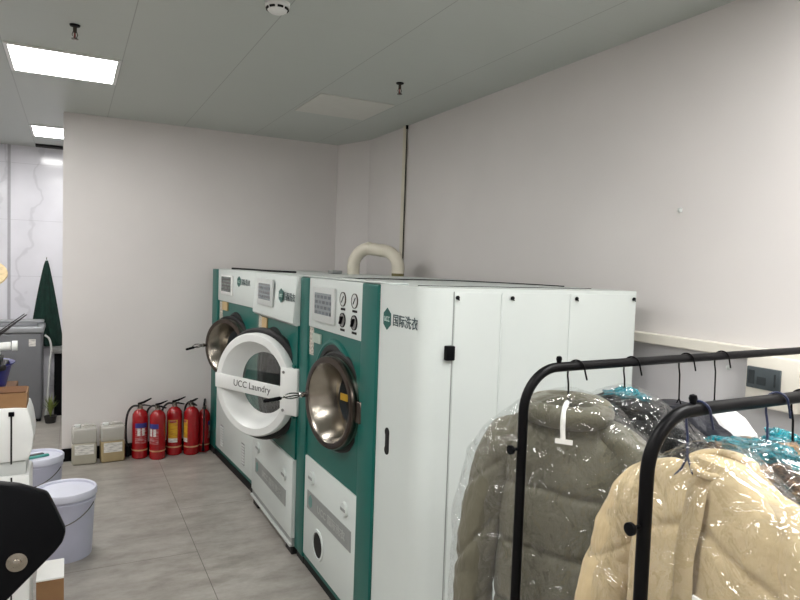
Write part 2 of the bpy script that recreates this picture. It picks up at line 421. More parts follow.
# distribution box
t = thing('distribution_box', 'white electrical breaker box with a smoked grey cover on the right wall', 'breaker box', (XR, 1.50, 1.318), -PI/2)
b = NB(); box(b, -.112, .098, -.075, 0, -.115, .085, .01, 2); obj('casing', b, 'trunking', t)
b = NB(); box(b, -.100, .034, -.086, -.0745, -.043, .040, .004, 2); c_ = obj('cover', b, 'smoked', t)
b = NB(); b.free()
for (a0, a1, z1_) in ((-.09, -.066, .026), (-.055, -.02, .004), (.012, .018, .022)):
    b = NB(); box(b, a0, a1, -.0885, -.0865, -.026, z1_); obj('breaker', b, 'smoked_dark', c_, False)
b = NB(); box(b, XR-.05, XR, 1.10, 1.355, 1.12, 1.372, .004, 1); tag(obj('junction_box', b, 'trunking'), 'plain white box on the right wall beside the breaker box, cut by the right edge', 'junction box')
def wall_screw(y, z, label):
    b = NB(); lathe(b, [(0, 0), (.011, 0), (.011, .007), (.006, .012), (0, .013)], 14, Matrix.Translation((XR, y, z)) @ Matrix.Rotation(-PI/2, 4, 'Y'))
    tag(obj('wall_plug', b, 'pale_frame'), label, 'wall plug')
wall_screw(1.735, 1.325, 'tiny pale plug on the right wall just left of the breaker box')
wall_screw(2.02, 1.99, 'tiny pale nail head high on the bare right wall')

# ------------------------------------------------------------------ laundry machines
def hexagon(bm, cx, cz, w, h, y0, y1):
    prism(bm, [(cx, cz+h/2), (cx+w/2, cz+h/4), (cx+w/2, cz-h/4), (cx, cz-h/2), (cx-w/2, cz-h/4), (cx-w/2, cz+h/4)], y0, y1, 'y')
def logo(root, cx, cz, tx, tw, y, big=False, hw=.066, hh=.09, tz=None):
    b = NB(); hexagon(b, cx, cz, hw, hh, y-.002, y)
    h = obj('logo', b, 'logo_teal', root, False)
    text('lettering', 'UCC', hh*.32, 'logo_white', h, (cx, y-.0025, cz), hw*.72)
    text('lettering', '国际洗衣', .052, 'logo_text', root, (tx, y-.001, cz if tz is None else tz), tw, .0005)
def screen(root, x0, x1, z0, z1, lx0, lx1, lz0, lz1, y, lcd, frame='pale_frame'):
    b = NB(); box(b, x0, x1, y-.014, y, z0, z1, .004, 2); d = obj('display', b, frame, root)
    b = NB(); box(b, lx0, lx1, y-.0165, y-.0142, lz0, lz1); obj('screen', b, lcd, d, False)
def latch(root, x, z, y, r=.036):
    b = NB(); lathe(b, [(0, 0), (r, 0), (r, .008), (r*.9, .012), (0, .012)], 24, Matrix.Translation((x, y, z)), axis='y')
    l = obj('latch', b, 'white_paint', root)
    b = NB(); box(b, x-r*.75, x+r*.75, y-.016, y-.012, z-r*.2, z+r*.2, .001, 1); obj('slot', b, 'grey_metal', l)
def plaque(root, x0, x1, z0, z1, y):
    b = NB(); box(b, x0, x1, y-.004, y, z0, z1, .001, 1); p = obj('plaque', b, 'grey_metal', root)
    zc = (z0+z1)/2; h = z1-z0
    b = NB(); hexagon(b, x0+.055, zc, .05, h*.72, y-.0055, y-.004); obj('logo', b, 'teal_faded', p, False)
    text('lettering', 'UCC 国际洗衣', h*.5, 'grey_relief', p, ((x0+x1)/2+.05, y-.0046, zc), (x1-x0)*.62, .0008)
def strip_and_tag(root, x0, x1, z0, z1, bx0, bx1, bz0, bz1, y, m):
    b = NB(); box(b, x0, x1, y-.002, y, z0, z1); obj('instruction_strip', b, 'strip', root, False)
    b = NB(); box(b, bx0, bx1, y-.012, y, bz0, bz1, .002, 1); obj('tag_holder', b, m, root)
def drum(root, cx, cz, r, y0, depth):
    b = NB(); lathe(b, [(r*1.02, -.0), (r*1.02, -.03), (r*1.12, -.05), (r*1.12, -depth), (0, -depth)], 48, Matrix.Translation((cx, y0, cz)), axis='y')
    d = obj('drum', b, 'drum', root)
    b = NB(); lathe(b, [(r*1.005, .012), (r*1.005, -.03), (r*.9, -.03), (r*.86, .0), (r*.9, .012)], 48, Matrix.Translation((cx, y0, cz)), closed=True, axis='y'); obj('gasket', b, 'black_rubber', root)
def shell(root, x0, x1, depth, z0, z1, m='white_paint', front=.02, poly=None):
    """sides, back, bottom and top of a cabinet, open to the front"""
    b = NB(); t = .012
    P = poly or [(x0, front), (x1, front), (x1, depth), (x0, depth)]
    if poly is None:
        box(b, x0, x0+t, front, depth, z0, z1); box(b, x1-t, x1, front, depth, z0, z1)
        box(b, x0+t, x1-t, depth-t, depth, z0, z1)
        box(b, x0+t, x1-t, front, depth-t, z0, z0+t); box(b, x0+t, x1-t, front, depth-t, z1-t, z1)
    return obj('cabinet', b, m, root, False)
def steel_door(root, cx, cz, off, ang, r, sticker=False, hl=.24, tilt=0):
    """stainless funnel door with a deep glass bowl, hinged on the right, left side swung out"""
    yo = -off
    b = NB(); lathe(b, [(r, -.018), (r*1.0, .012), (r*.975, .022), (r*.87, .024), (r*.80, .012), (r*.60, -.10), (r*.56, -.125), (r*.66, -.125), (r*.90, -.02)], 64, None, closed=True, axis='y')
    d = obj('door', b, 'steel', root, True, (cx, yo, cz), ang)
    b = NB(); lathe(b, [(r*1.004, .0), (r*1.004, .013), (r*.98, .0245), (r*.955, .0265), (r*.86, .0265), (r*.85, .0245), (r*.93, .016)], 64, None, closed=True, axis='y'); obj('rim', b, 'steel_dark', d)
    b = NB(); lathe(b, [(0, -.135), (r*.3, -.132), (r*.58, -.118), (r*.58, -.122), (r*.3, -.137), (0, -.14)], 48, None, axis='y'); g = obj('glass', b, 'smoked_dark', d)
    b = NB(); lathe(b, [(r*.93, -.019), (r*1.05, -.019), (r*1.09, -.03), (r*1.09, -.05), (r*.93, -.05)], 48, None, closed=True, axis='y'); obj('seal', b, 'black_rubber', d)
    if sticker:
        b = NB(); box(b, -.085, -.02, .100, .104, -.012, .022); obj('sticker', b, 'yellow', d, False)
    # lever handle at the left edge, pointing out into the aisle
    hd = NB(); x = -r*1.0
    lathe(hd, [(0, .028), (.014, .024), (.018, .01), (.014, -.006), (0, -.01)], 16, Matrix.Translation((x-.004, -.03, 0)), axis='y')
    for s in (-1, 1): tube(hd, [(x, -.045, 0), (x, -.07, s*.012), (x, -.12, s*.014), (x, -.145, 0)], .0035, 6, smoothpath=2)
    tube(hd, [(x, -.02, 0), (x, -.07, 0), (x, -hl*.75, tilt*.6)], .0035, 6)
    h = obj('handle', hd, 'chrome', d)
    b = NB(); tube(b, [(x, -hl*.62, tilt*.5), (x, -hl*.66, tilt*.55), (x, -hl*.98, tilt*.97), (x, -hl, tilt)], [.007, .010, .009, .006], 12); obj('grip', b, 'black_plastic', h)
    # hinge arm
    b = NB(); box(b, r*.96, r*.96+.05, -.012, .03, -.05, .05, .004, 1); obj('hinge', b, 'steel_dark', d)
    return d

# --- combined wide machine nearest the camera (white side towards us)
R3 = thing('dry_cleaning_machine', 'largest white and teal laundry machine, nearest the camera, with four dials', 'laundry machine', (1.17, 2.805, 0), -PI/2)
X0, X1, XC, ZB, ZT, DEP = -.698, .64, .17, .055, 1.62, 1.09
x2, rc = .715, .085
# body outline: front from the right post, rounded front corner, side, back
arc = [(x2-rc+rc*math.sin(a), rc-rc*math.cos(a)) for a in [k*PI/2/10 for k in range(11)]]
b = NB(); prism(b, [(.338, 0)]+arc+[(x2, DEP), (.338, DEP)], ZB, ZT, 'z'); obj('side_cabinet', b, 'white_paint', R3)
b = NB(); t_ = .012
box(b, X0, X0+t_, .02, DEP, ZB, ZT); box(b, X0+t_, .337, DEP-t_, DEP, ZB, ZT); box(b, X0+t_, .337, .02, DEP-t_, ZB, ZB+t_); box(b, X0+t_, .337, .02, DEP-t_, ZT-t_, ZT)
obj('cabinet', b, 'white_paint', R3, False)
for (a0, a1) in ((X0, -.553), (.168, .337)):
    b = NB(); box(b, a0, a1, -.012, .02, ZB, ZT-.004, .008, 3); obj('post', b, 'teal_paint', R3)
b = NB(); box(b, X0, .42, -.002, .09, ZT, ZT+.008, .003, 1); obj('top_lip', b, 'white_paint', R3)
b = NB(); plate_hole(b, -.552, .167, .640, 1.352, -.165, 1.045, .255, 0, .02); obj('front_panel', b, 'teal_paint', R3)
b = NB(); lathe(b, [(.252, -.004), (.252, .012), (.262, .016), (.275, .012), (.282, -.002)], 64, Matrix.Translation((-.165, 0, 1.045)), axis='y'); obj('port_rim', b, 'teal_paint', R3)
drum(R3, -.165, 1.045, .25, .0, .45)
b = NB(); box(b, -.552, .167, -.008, .02, 1.353, ZT-.002, .005, 2); obj('control_panel', b, 'white_paint', R3)
b = NB(); box(b, -.552, .167, -.008, .02, .085, .638, .004, 2)
obj('lower_panel', b, 'white_paint', R3)
b = NB(); box(b, -.552, .167, 0, .02, ZB, .083); obj('sill', b, 'teal_paint', R3, False)
screen(R3, -.465, -.15, 1.395, 1.575, -.42, -.185, 1.435, 1.545, -.008, 'lcd')
for (gx, gz, dark) in ((-.058, 1.53, 0), (.085, 1.53, 0), (-.058, 1.43, 1), (.085, 1.43, 1)):
    b = NB(); lathe(b, [(0, .003), (.031, .003), (.032, .006), (.0345, .006), (.035, 0), (0, 0)], 28, Matrix.Translation((gx, -.008, gz)), axis='y')
    g = obj('dial', b, 'steel_dark' if not dark else 'black_plastic', R3)
    b = NB(); lathe(b, [(0, .0045), (.031, .0045), (.031, .003), (0, .003)], 24, Matrix.Translation((gx, -.008, gz)), axis='y'); f_ = obj('face', b, 'pale_frame' if not dark else 'grey_top', g)
    b = NB(); box(b, -.003, .003, -.0145 if not dark else -.026, -.0125, -.020, .020, 0, 1, Matrix.Translation((gx, 0, gz)) @ Matrix.Rotation(.7 if not dark else .5, 4, 'Y')); obj('needle' if not dark else 'knob', b, 'black_plastic', g, False)
    b = NB(); box(b, gx-.027, gx+.027, -.010, -.008, gz-.053, gz-.042); obj('caption_plate', b, 'black_plastic', R3, False)
strip_and_tag(R3, -.548, -.482, 1.20, 1.35, -.475, -.36, 1.275, 1.325, 0, 'pale_tag')
latch(R3, -.427, .545, -.008); latch(R3, .04, .540, -.008)
plaque(R3, -.492, .12, .362, .462, -.008)
b = NB(); lathe(b, [(.066, .0), (.066, .006), (.08, .006), (.082, 0)], 40, Matrix.Translation((-.312, -.008, .222)), axis='y'); p_ = obj('hand_hole', b, 'white_paint', R3)
b = NB(); lathe(b, [(0, .001), (.068, .001), (.068, 0), (0, 0)], 40, Matrix.Translation((-.312, -.008, .222)), axis='y'); obj('opening', b, 'dark', p_)
logo(R3, .411, 1.478, .571, .208, -.0, hw=.068, hh=.092, tz=1.479)
b = NB(); tube(b, [(.445, 0, .935), (.445, 0, 1.010)], .019, 16); bmesh.ops.scale(b, vec=(1, .16, 1), verts=b.verts)
lathe(b, [(0, .003), (.019, .003), (.019, 0), (0, 0)], 16, Matrix.Translation((.445, 0, 1.010)), axis='y'); lathe(b, [(0, .003), (.019, .003), (.019, 0), (0, 0)], 16, Matrix.Translation((.445, 0, .935)), axis='y')
obj('finger_slot', b, 'dark', R3)
# side panel joints, lock and screws (the side is the local +x face)
def side(bm, y0, y1, z0, z1, th=.002, m0=0): box(bm, x2-.001, x2+th, y0, y1, z0, z1)
b = NB(); side(b, .1285, .1325, ZB+.03, ZT-.012, .0012); obj('panel_seam', b, 'grey_metal', R3, False)
b = NB()
b = NB(); box(b, x2, x2+.003, .135, .352, ZB+.03, ZT-.014, .002, 1); obj('side_door', b, 'white_paint', R3)
b = NB(); box(b, x2, x2+.003, .354, .7025, ZB+.03, ZT-.014, .002, 1); obj('side_panel', b, 'white_paint', R3)
b = NB(); box(b, x2, x2+.003, .7045, 1.085, ZB+.03, ZT-.014, .002, 1); obj('side_panel', b, 'white_paint', R3)
b = NB(); box(b, x2+.003, x2+.008, .348, .358, ZB+.03, ZT-.016, .003, 1); obj('cover_strip', b, 'white_paint', R3)
b = NB(); box(b, -.02, .02, -.018, .018, -.028, .028, .004, 2, Matrix.Translation((x2+.003, .114, 1.374))); obj('lock', b, 'black_plastic', R3)
for yy in (.142, .40, .735, 1.068):
    b = NB(); lathe(b, [(0, 0), (.008, 0), (.008, .006), (.0, .009)], 12, Matrix.Translation((x2+.006, yy, 1.585)) @ Matrix.Rotation(PI/2, 4, 'Y'))
    tube(b, [(x2+.010, yy, 1.585), (x2+.012, yy+.006, 1.575)], .003, 6); obj('screw', b, 'black_plastic', R3)
b = NB(); box(b, X0+.01, .336, .30, .312, ZT, ZT+.003)
box(b, -.4, x2-.12, .055, .06, ZT, ZT+.002)
b2 = NB(); tube(b2, [(-.33, .06, ZT+.005), (-.36, .5, ZT+.005), (-.33, .80, ZT+.005), (.1, .98, ZT+.005), (.35, .99, ZT+.005)], .003, 6, smoothpath=2); obj('top_cable', b2, 'black_plastic', R3)
b.free(); b = NB(); box(b, .50, .506, .09, 1.02, ZT, ZT+.0025); obj('top_seam', b, 'dark', R3, False)
for (fx, fy) in ((-.64, .06), (.6, .12), (-.64, 1.0), (.6, 1.0)):
    b = NB(); box(b, fx-.06, fx+.06, fy-.055, fy+.055, 0, ZB, .004, 1); obj('foot', b, 'black_rubber', R3)
b = NB(); box(b, X0+.12, .5, .008, .05, .004, ZB); obj('plinth', b, 'black_plastic', R3, False)
steel_door(R3, -.065, 1.033, .05, math.radians(10), .224, True, .25, -.012)

# --- middle machine with the large white round door standing open
R2 = thing('washing_machine', 'middle white and teal laundry machine with a big white round door standing open', 'laundry machine', (1.15, 3.9625, 0), -PI/2)
HW = .4555
b = NB(); t_ = .012; D2 = 1.1
box(b, -HW, -HW+t_, .02, D2, ZB, ZT); box(b, HW-t_, HW, .02, D2, ZB, ZT); box(b, -HW+t_, HW-t_, D2-t_, D2, ZB, ZT); box(b, -HW+t_, HW-t_, .02, D2-t_, ZB, ZB+t_); box(b, -HW+t_, HW-t_, .02, D2-t_, ZT-t_, ZT)
obj('cabinet', b, 'white_paint', R2, False)
b = NB(); plate_hole(b, -HW, HW, .565, 1.345, .0, .935, .312, 0, .02); obj('front_panel', b, 'teal_paint', R2)
drum(R2, 0, .935, .307, 0, .55)
b = NB(); lathe(b, [(.309, .0), (.317, .02), (.345, .02), (.352, 0)], 64, Matrix.Translation((0, 0, .935)), axis='y'); obj('port_rim', b, 'black_rubber', R2)
b = NB(); prism(b, [(-.012, ZT), (.02, ZT), (.02, 1.335), (-.012, 1.335), (-.03, 1.35), (-.03, 1.375)], -HW, HW, 'x', .003); obj('control_panel', b, 'white_paint', R2)
b = NB(); box(b, -HW, HW, -.012, .02, .105, .560, .004, 2); obj('lower_panel', b, 'white_paint', R2)
b = NB(); box(b, -HW, HW, -.004, .02, ZB, .103); obj('sill', b, 'grey_metal', R2, False)
b = NB(); box(b, -HW, HW, -.018, -.004, ZB, .072, .002, 1); obj('kick_strip', b, 'pale_frame', R2)
RCP = math.atan2(.018, .26)
screen(R2, -.315, .045, 1.415, 1.585, -.265, .005, 1.452, 1.555, -.026, 'lcd')
logo(R2, .215, 1.498, .385, .20, -.030, hw=.09, hh=.086)
strip_and_tag(R2, -.39, -.30, 1.20, 1.33, -.28, -.165, 1.25, 1.328, 0, 'tan_tag')
latch(R2, -.285, .44, -.012); latch(R2, .315, .44, -.012)
plaque(R2, -.352, .345, .255, .352, -.012)
for (fx, fy) in ((-.38, .05), (.38, .05), (-.38, 1.0), (.38, 1.0)):
    b = NB(); box(b, fx-.06, fx+.06, fy-.05, fy+.05, 0, ZB, .004, 1); obj('foot', b, 'black_rubber', R2)
A2 = math.radians(31); c2 = (3.9625-3.805, -(1.15-.985))
b = NB(); lathe(b, [(.311, -.03), (.311, .010), (.302, .022), (.262, .024), (.252, .012), (.205, -.075), (.188, -.088), (.20, -.10), (.25, -.06)], 72, None, closed=True, axis='y')
D = obj('door', b, 'white_plastic', R2, True, (c2[0], c2[1], .957), A2)
b = NB(); lathe(b, [(.25, -.031), (.328, -.031), (.340, -.045), (.340, -.075), (.328, -.088), (.25, -.10)], 64, None, closed=True, axis='y'); obj('seal', b, 'black_rubber', D)
b = NB(); lathe(b, [(0, -.094), (.19, -.09), (.19, -.093), (0, -.097)], 48, None, axis='y'); obj('glass', b, 'glass', D)
b = NB(); prism(b, [(-.303, .045), (.26, .022), (.26, -.062), (-.300, -.045)], -.034, -.018, 'y', .004); br_ = obj('crossbar', b, 'white_plastic', D)
tx = text('lettering', 'UCC Laundry', .056, 'grey_text', br_, (.012, -.0348, -.010), .30, .0)
tx.rotation_euler.y = .04
b = NB(); box(b, .235, .365, -.036, .02, -.135, .135, .008, 2); hb = obj('hinge_block', b, 'white_plastic', D)
b = NB()
for zz in (-.11, .11): lathe(b, [(0, 0), (.009, 0), (.008, .004), (0, .005)], 12, Matrix.Translation((.262, -.036, zz)), axis='y')
obj('screw', b, 'grey_top', hb)
b = NB(); tube(b, [(.372, .025, -.16), (.372, .025, .16)], .014, 12, Matrix.Translation((0, .0, 0))); obj('hinge_pin', b, 'teal_paint', D)
b = NB(); box(b, .40, .445, -.012, 0, .80, 1.11, .004, 2); obj('hinge_bracket', b, 'teal_paint', R2)

# --- far machine, turned a little
A_, B_ = Vector((1.125, 5.82)), Vector((1.205, 4.445)); u_ = (B_-A_).normalized()
R1 = thing('dry_cleaning_machine', 'far white and teal laundry machine beside the fire extinguishers, its small steel door ajar', 'laundry machine', (1.165, 5.1325, 0), math.atan2(u_.y, u_.x))
W1 = (B_-A_).length/2-.006; D1 = .98
b = NB()
prism(b, [(-W1, .02), (-W1+.012, .02), (-W1+.012, D1), (-W1, D1)], ZB, ZT)
box(b, W1-t_, W1, .02, D1, ZB, ZT); box(b, -W1+t_, W1-t_, D1-t_, D1, ZB, ZT); box(b, -W1+t_, W1-t_, .02, D1-t_, ZB, ZB+t_); box(b, -W1+t_, W1-t_, .02, D1-t_, ZT-t_, ZT)
obj('cabinet', b, 'white_paint', R1, False)
b = NB(); box(b, -W1, -.503, -.012, .02, ZB, ZT-.003, .008, 3); obj('post', b, 'teal_paint', R1)
b = NB(); plate_hole(b, -.502, W1, .62, 1.352, .03, .995, .27, 0, .02); obj('front_panel', b, 'teal_paint', R1)
b = NB(); lathe(b, [(.267, -.004), (.267, .012), (.277, .016), (.29, .012), (.297, -.002)], 64, Matrix.Translation((.03, 0, .995)), axis='y'); obj('port_rim', b, 'black_rubber', R1)
drum(R1, .03, .995, .262, 0, .45)
b = NB(); box(b, -.502, W1, -.008, .02, 1.354, ZT-.002, .005, 2); obj('control_panel', b, 'white_paint', R1)
b = NB(); box(b, -.502, W1, -.006, .02, .085, .618, .004, 2); obj('lower_panel', b, 'white_paint', R1)
b = NB(); box(b, -.502, W1, 0, .02, ZB, .083); obj('sill', b, 'teal_paint', R1, False)
screen(R1, -.37, -.05, 1.415, 1.575, -.345, -.075, 1.44, 1.56, -.008, 'lcd_dark', 'white_plastic')
logo(R1, .11, 1.533, .285, .215, -.008, hw=.092, hh=.085)
strip_and_tag(R1, -.46, -.375, 1.19, 1.345, -.355, -.20, 1.28, 1.35, 0, 'tan_tag')
for cx_ in (-.30, .295):
    b = NB()
    for k in range(8): box(b, cx_-.04, cx_+.04, -.0075, -.006, .145+k*.022, .152+k*.022)
    obj('louvre_slot', b, 'grey_text', R1, False)
    b = NB()
    for k in range(8): prism(b, [(-.006, .0), (-.013, -.002), (-.006, .010)], cx_-.04, cx_+.04, 'x', 0, Matrix.Translation((0, 0, .135+k*.022)))
    obj('louvre', b, 'pale_frame', R1, False)
    
b = NB(); box(b, -W1+.11, W1-.01, -.004, .05, .0, ZB); obj('plinth', b, 'black_plastic', R1, False)
for (fx, fy) in ((-.6, .045), (.6, .045), (-.6, .85), (.6, .85)):
    b = NB(); box(b, fx-.07, fx+.07, fy-.06, fy+.05, 0, ZB, .004, 1); obj('foot', b, 'black_rubber', R1)
steel_door(R1, .135, 1.025, .105, math.radians(25), .222, False, .20, -.02)

# --- PVC duct bridging the machine tops, and cable lying on them
t = thing('duct_pipe', 'white plastic duct pipe bending over between the machine tops', 'pipe', (1.95, 4.62, ZT))
def arch(A, B, top, R=.1):
    A, B = Vector(A), Vector(B); d = (B-A).normalized(); P = []
    P.append(A); 
    for k in range(9):
        a = k/8*PI/2; P.append(Vector((A.x, A.y, top-R))+d*(R-R*math.cos(a))+Vector((0, 0, R*math.sin(a))))
    for k in range(9):
        a = k/8*PI/2; P.append(Vector((B.x, B.y, top-R))-d*(R-R*math.sin(a))+Vector((0, 0, R*math.cos(a))))
    P.append(B); return P
dB = Vector((.235, -.30, 0))
b = NB(); P = arch((0, 0, 0), (dB.x, dB.y, .02), .195, .135); tube(b, P, .048, 20); obj('pipe', b, 'pvc', t)
for p_, d_ in ((P[1], (P[2]-P[1])), (P[9], dB), (P[10], dB), (P[18], P[18]-P[17])):
    b = NB(); q = d_.normalized()*.012; tube(b, [p_-q, p_+q], .0505, 20); obj('coupling', b, 'pvc', t)
b = NB(); tube(b, [(dB.x, dB.y, .0), (dB.x, dB.y, .045)], .047, 20); obj('collar', b, 'khaki', t)
b = NB(); box(b, 1.78, 1.86, 4.62, 4.72, ZT, ZT+.025, .004, 1); tag(obj('metal_bracket', b, 'grey_metal'), 'small grey metal bracket lying on the machine top at the foot of the duct pipe', 'bracket')
b = NB(); tube(b, [(1.24, 5.62, ZT+.007), (1.33, 5.2, ZT+.007), (1.30, 4.8, ZT+.007), (1.45, 4.5, ZT+.007)], .007, 8, smoothpath=2)
tag(obj('power_cable', b, 'black_plastic'), 'thin black cable lying along the top of the far machine', 'cable')

# ------------------------------------------------------------------ fire extinguishers
def make_extinguisher(label, lab):
    t = thing('fire_extinguisher', label, 'fire extinguisher', (0, 0, 0), 0, 'fire extinguishers lined up against the back wall')
    b = NB(); r = .064
    lathe(b, [(0, .004), (r*.9, .0), (r, .008), (r, .345), (r*.95, .372), (r*.72, .398), (r*.36, .413), (.02, .418), (0, .418)], 32); obj('cylinder', b, 'red_paint', t)
    b = NB(); lathe(b, [(r+.0005, .068), (r+.0015, .07), (r+.0015, .078), (r+.0005, .08)], 32); obj('band', b, 'cream_line', t)
    b = NB(); lathe(b, [(0, .415), (.021, .415), (.021, .432), (.015, .436), (.015, .455), (0, .455)], 16)
    lathe(b, [(0, 0), (.013, 0), (.013, .012), (0, .014)], 14, Matrix.Translation((0, -.014, .442)), axis='y'); v = obj('valve', b, 'steel', t)
    b = NB(); prism(b, [(-.02, .452), (.03, .462), (.09, .495), (.088, .503), (.02, .476), (-.02, .466)], -.011, .011, 'y', .002)
    prism(b, [(.0, .438), (.03, .44), (.08, .432), (.083, .439), (.03, .452), (.0, .45)], -.010, .010, 'y', .002); obj('lever', b, 'black_plastic', v)
    b = NB(); tube(b, [(-.015, 0, .443), (-.06, 0, .446), (-.10, -.01, .40), (-.115, -.01, .30), (-.112, -.01, .16), (-.098, -.005, .10)], .009, 10, smoothpath=3); h = obj('hose', b, 'black_rubber', t)
    b = NB(); lathe(b, [(0, 0), (.010, 0), (.014, -.05), (.018, -.085), (.013, -.085), (0, -.07)], 14, Matrix.Translation((-.098, -.005, .105))); obj('nozzle', b, 'black_plastic', h)
    def patch(a0, a1, z0, z1, rr):
        b = NB(); n = 14
        A = [[b.verts.new((rr*math.cos(a0+(a1-a0)*k/n), rr*math.sin(a0+(a1-a0)*k/n), z)) for k in range(n+1)] for z in (z0, z1)]
        for k in range(n): b.faces.new((A[0][k], A[0][k+1], A[1][k+1], A[1][k]))
        return b
    c = -PI/2
    if lab == 'blue':
        L = obj('label', patch(c-.75, c+.75, .13, .285, r+.0008), 'label_red', t)
        obj('label_header', patch(c-.75, c+.75, .265, .305, r+.0014), 'label_blue', L)
        obj('label_block', patch(c-.45, c-.1, .20, .262, r+.0014), 'label_white', L); obj('label_block', patch(c+.1, c+.45, .20, .262, r+.0014), 'label_white', L)
    else:
        L = obj('label', patch(c-.7, c+.55, .15, .31, r+.0008), 'label_yellow', t)
        obj('label_header', patch(c-.5, c+.4, .285, .305, r+.0014), 'label_red', L)
        obj('label_block', patch(c-.7, c+.55, .115, .15, r+.0009), 'label_white', L)
    return t
xb = make_extinguisher('red fire extinguisher with a blue-topped label and a long black hose, leftmost, beside the jugs', 'blue')
yl = make_extinguisher('red fire extinguisher with its yellow label facing front, third from the left', 'yellow')
xb.location = (.53, 5.792, 0); xb.rotation_euler.z = .05
e = copy_tree(xb); e.location = (.662, 5.715, 0); e.rotation_euler.z = -.75; e['label'] = 'red fire extinguisher standing slightly in front, its blue label turned left, second from the left'
yl.location = (.808, 5.797, 0); yl.rotation_euler.z = -.28
e = copy_tree(yl); e.location = (.945, 5.755, 0); e.rotation_euler.z = -1.25; e['label'] = 'red fire extinguisher with only the edge of a yellow label showing, fourth from the left'
e = copy_tree(xb); e.location = (1.058, 5.80, 0); e.rotation_euler.z = 1.3; e.scale = (.8, .8, .9); e['label'] = 'smaller unlabelled red fire extinguisher, rightmost, next to the teal post of the far machine'

# ------------------------------------------------------------------ jugs by the wall
def jug(x, y, rz, label, tint):
    t = thing('plastic_jug', label, 'jug', (x, y, 0), rz, 'plastic jugs at the foot of the back wall')
    b = NB(); box(b, -.092, .092, -.065, .065, 0, .175, .018, 3); obj('body', b, tint, t)
    b = NB(); box(b, -.092, .092, -.065, .065, .172, .300, .018, 3); obj('upper_body', b, 'jug_clear', t)
    b = NB(); lathe(b, [(.022, .297), (.022, .31), (0, .31)], 18, Matrix.Translation((-.052, 0, 0))); lathe(b, [(0, .308), (.026, .306), (.026, .318), (0, .32)], 18, Matrix.Translation((-.052, 0, 0))); obj('cap', b, 'white_plastic', t)
    b = NB(); tube(b, [(-.015, 0, .296), (-.01, 0, .313), (.03, 0, .317), (.065, 0, .313), (.075, 0, .296)], .009, 10, smoothpath=2); obj('handle', b, 'jug_clear', t)
    b = NB(); box(b, -.07, .07, -.0665, -.0655, .085, .165); obj('label', b, 'label_white', t, False)
jug(.105, 5.785, 0, 'translucent plastic jug with pale liquid and a white label, left one of the pair', plain('jug_fluid_pale', (168, 163, 148), .35, var=.04))
jug(.315, 5.785, .05, 'translucent plastic jug with darker yellowish liquid, right one of the pair', plain('jug_fluid_yellow', (166, 148, 112), .35, var=.05))

# ------------------------------------------------------------------ buckets
def bucket(x, y, h, r, label):
    t = thing('paint_bucket', label, 'bucket', (x, y, 0), .3, 'white plastic buckets on the floor')
    b = NB(); lathe(b, [(0, 0), (r*.86, 0), (r*.87, .01), (r*.955, h-.07), (r*.99, h-.068), (r*.99, h-.052), (r*.965, h-.05), (r*.97, h-.03), (0, h-.03)], 48); obj('pail', b, 'lavender', t)
    b = NB(); lathe(b, [(r*.975, h-.034), (r*1.03, h-.034), (r*1.035, h-.004), (r*1.0, h+.004), (r*.95, h), (r*.94, h-.012), (0, h-.012)], 48); obj('lid', b, 'lid', t)
    b = NB(); tube(b, [(r*1.0*math.cos(a), r*1.0*math.sin(a), h-.07-.1*math.sin(a-PI*.75)*1.0) for a in [PI*.75+k*PI/20 for k in range(21)]][::-1], .003, 6)
    bmesh.ops.scale(b, vec=(1.02, 1.02, 1), verts=b.verts); obj('bail_handle', b, 'steel', t)
    return t
bk = bucket(-.185, 4.80, .37, .148, 'white plastic bucket with a lid standing further back, near the wall')
bk2 = bucket(-.02, 4.03, .38, .158, 'larger-looking white plastic bucket nearest the camera, in front of the other one')
t = thing('cleaning_brush', 'teal and dark brush lying on the lid of the rear bucket', 'brush', (-.17, 4.79, .358+.0), .4)
b = NB(); box(b, -.08, .05, -.012, .012, .001, .016, .004, 2); obj('handle', b, 'teal_thing', t)
b = NB(); box(b, -.055, .03, .018, .05, .001, .018, .004, 2); obj('brush_head', b, 'blade', t)

# ------------------------------------------------------------------ white appliance with clutter at the left
t = thing('white_cabinet_machine', 'white plastic machine with a rounded right edge and a dark seam, at the left edge', 'machine', (-.45, 3.1, 0))
b = NB(); prism(b, [(-.33, .02), (-.33, 1.085), (.255, 1.092), (.30, 1.088), (.312, 1.05), (.322, .98), (.318, .93), (.308, .895), (.30, .88), (-.33, .86)][1:]+[], -.2, .02, 'y', .006); obj('upper_body', b, 'white_plastic', t)
b = NB(); box(b, -.33, .296, -.185, .02, .82, .875, .006, 2); obj('waist_band', b, 'pale_frame', t)
b = NB(); box(b, -.32, .31, -.195, .02, .03, .82, .012, 2); obj('lower_body', b, 'white_plastic', t)
b = NB(); box(b, .243, .249, -.203, -.199, .87, 1.075); box(b, .243, .249, -.1975, -.1945, .1, .815); obj('seam', b, 'dark', t, False)
b = NB(); box(b, .236, .256, -.207, -.199, 1.060, 1.078, .002, 1); obj('latch', b, 'black_plastic', t)
for s in (-.25, .24):
    for q in (-.15, -.02):
        b = NB(); lathe(b, [(0, 0), (.02, 0), (.02, .032), (0, .032)], 12, Matrix.Translation((s, q, 0))); obj('foot', b, 'black_rubber', t)
ZW = 1.0855
t = thing('cardboard_tray', 'open brown cardboard tray on top of the white machine', 'cardboard box', (-.318, 2.985, ZW))
def wbox(bm, w, d, h, th): 
    box(bm, -w, w, -d, -d+th, 0, h); box(bm, -w, w, d-th, d, 0, h); box(bm, -w, -w+th, -d+th, d-th, 0, h); box(bm, w-th, w, -d+th, d-th, 0, h); box(bm, -w+th, w-th, -d+th, d-th, 0, th)
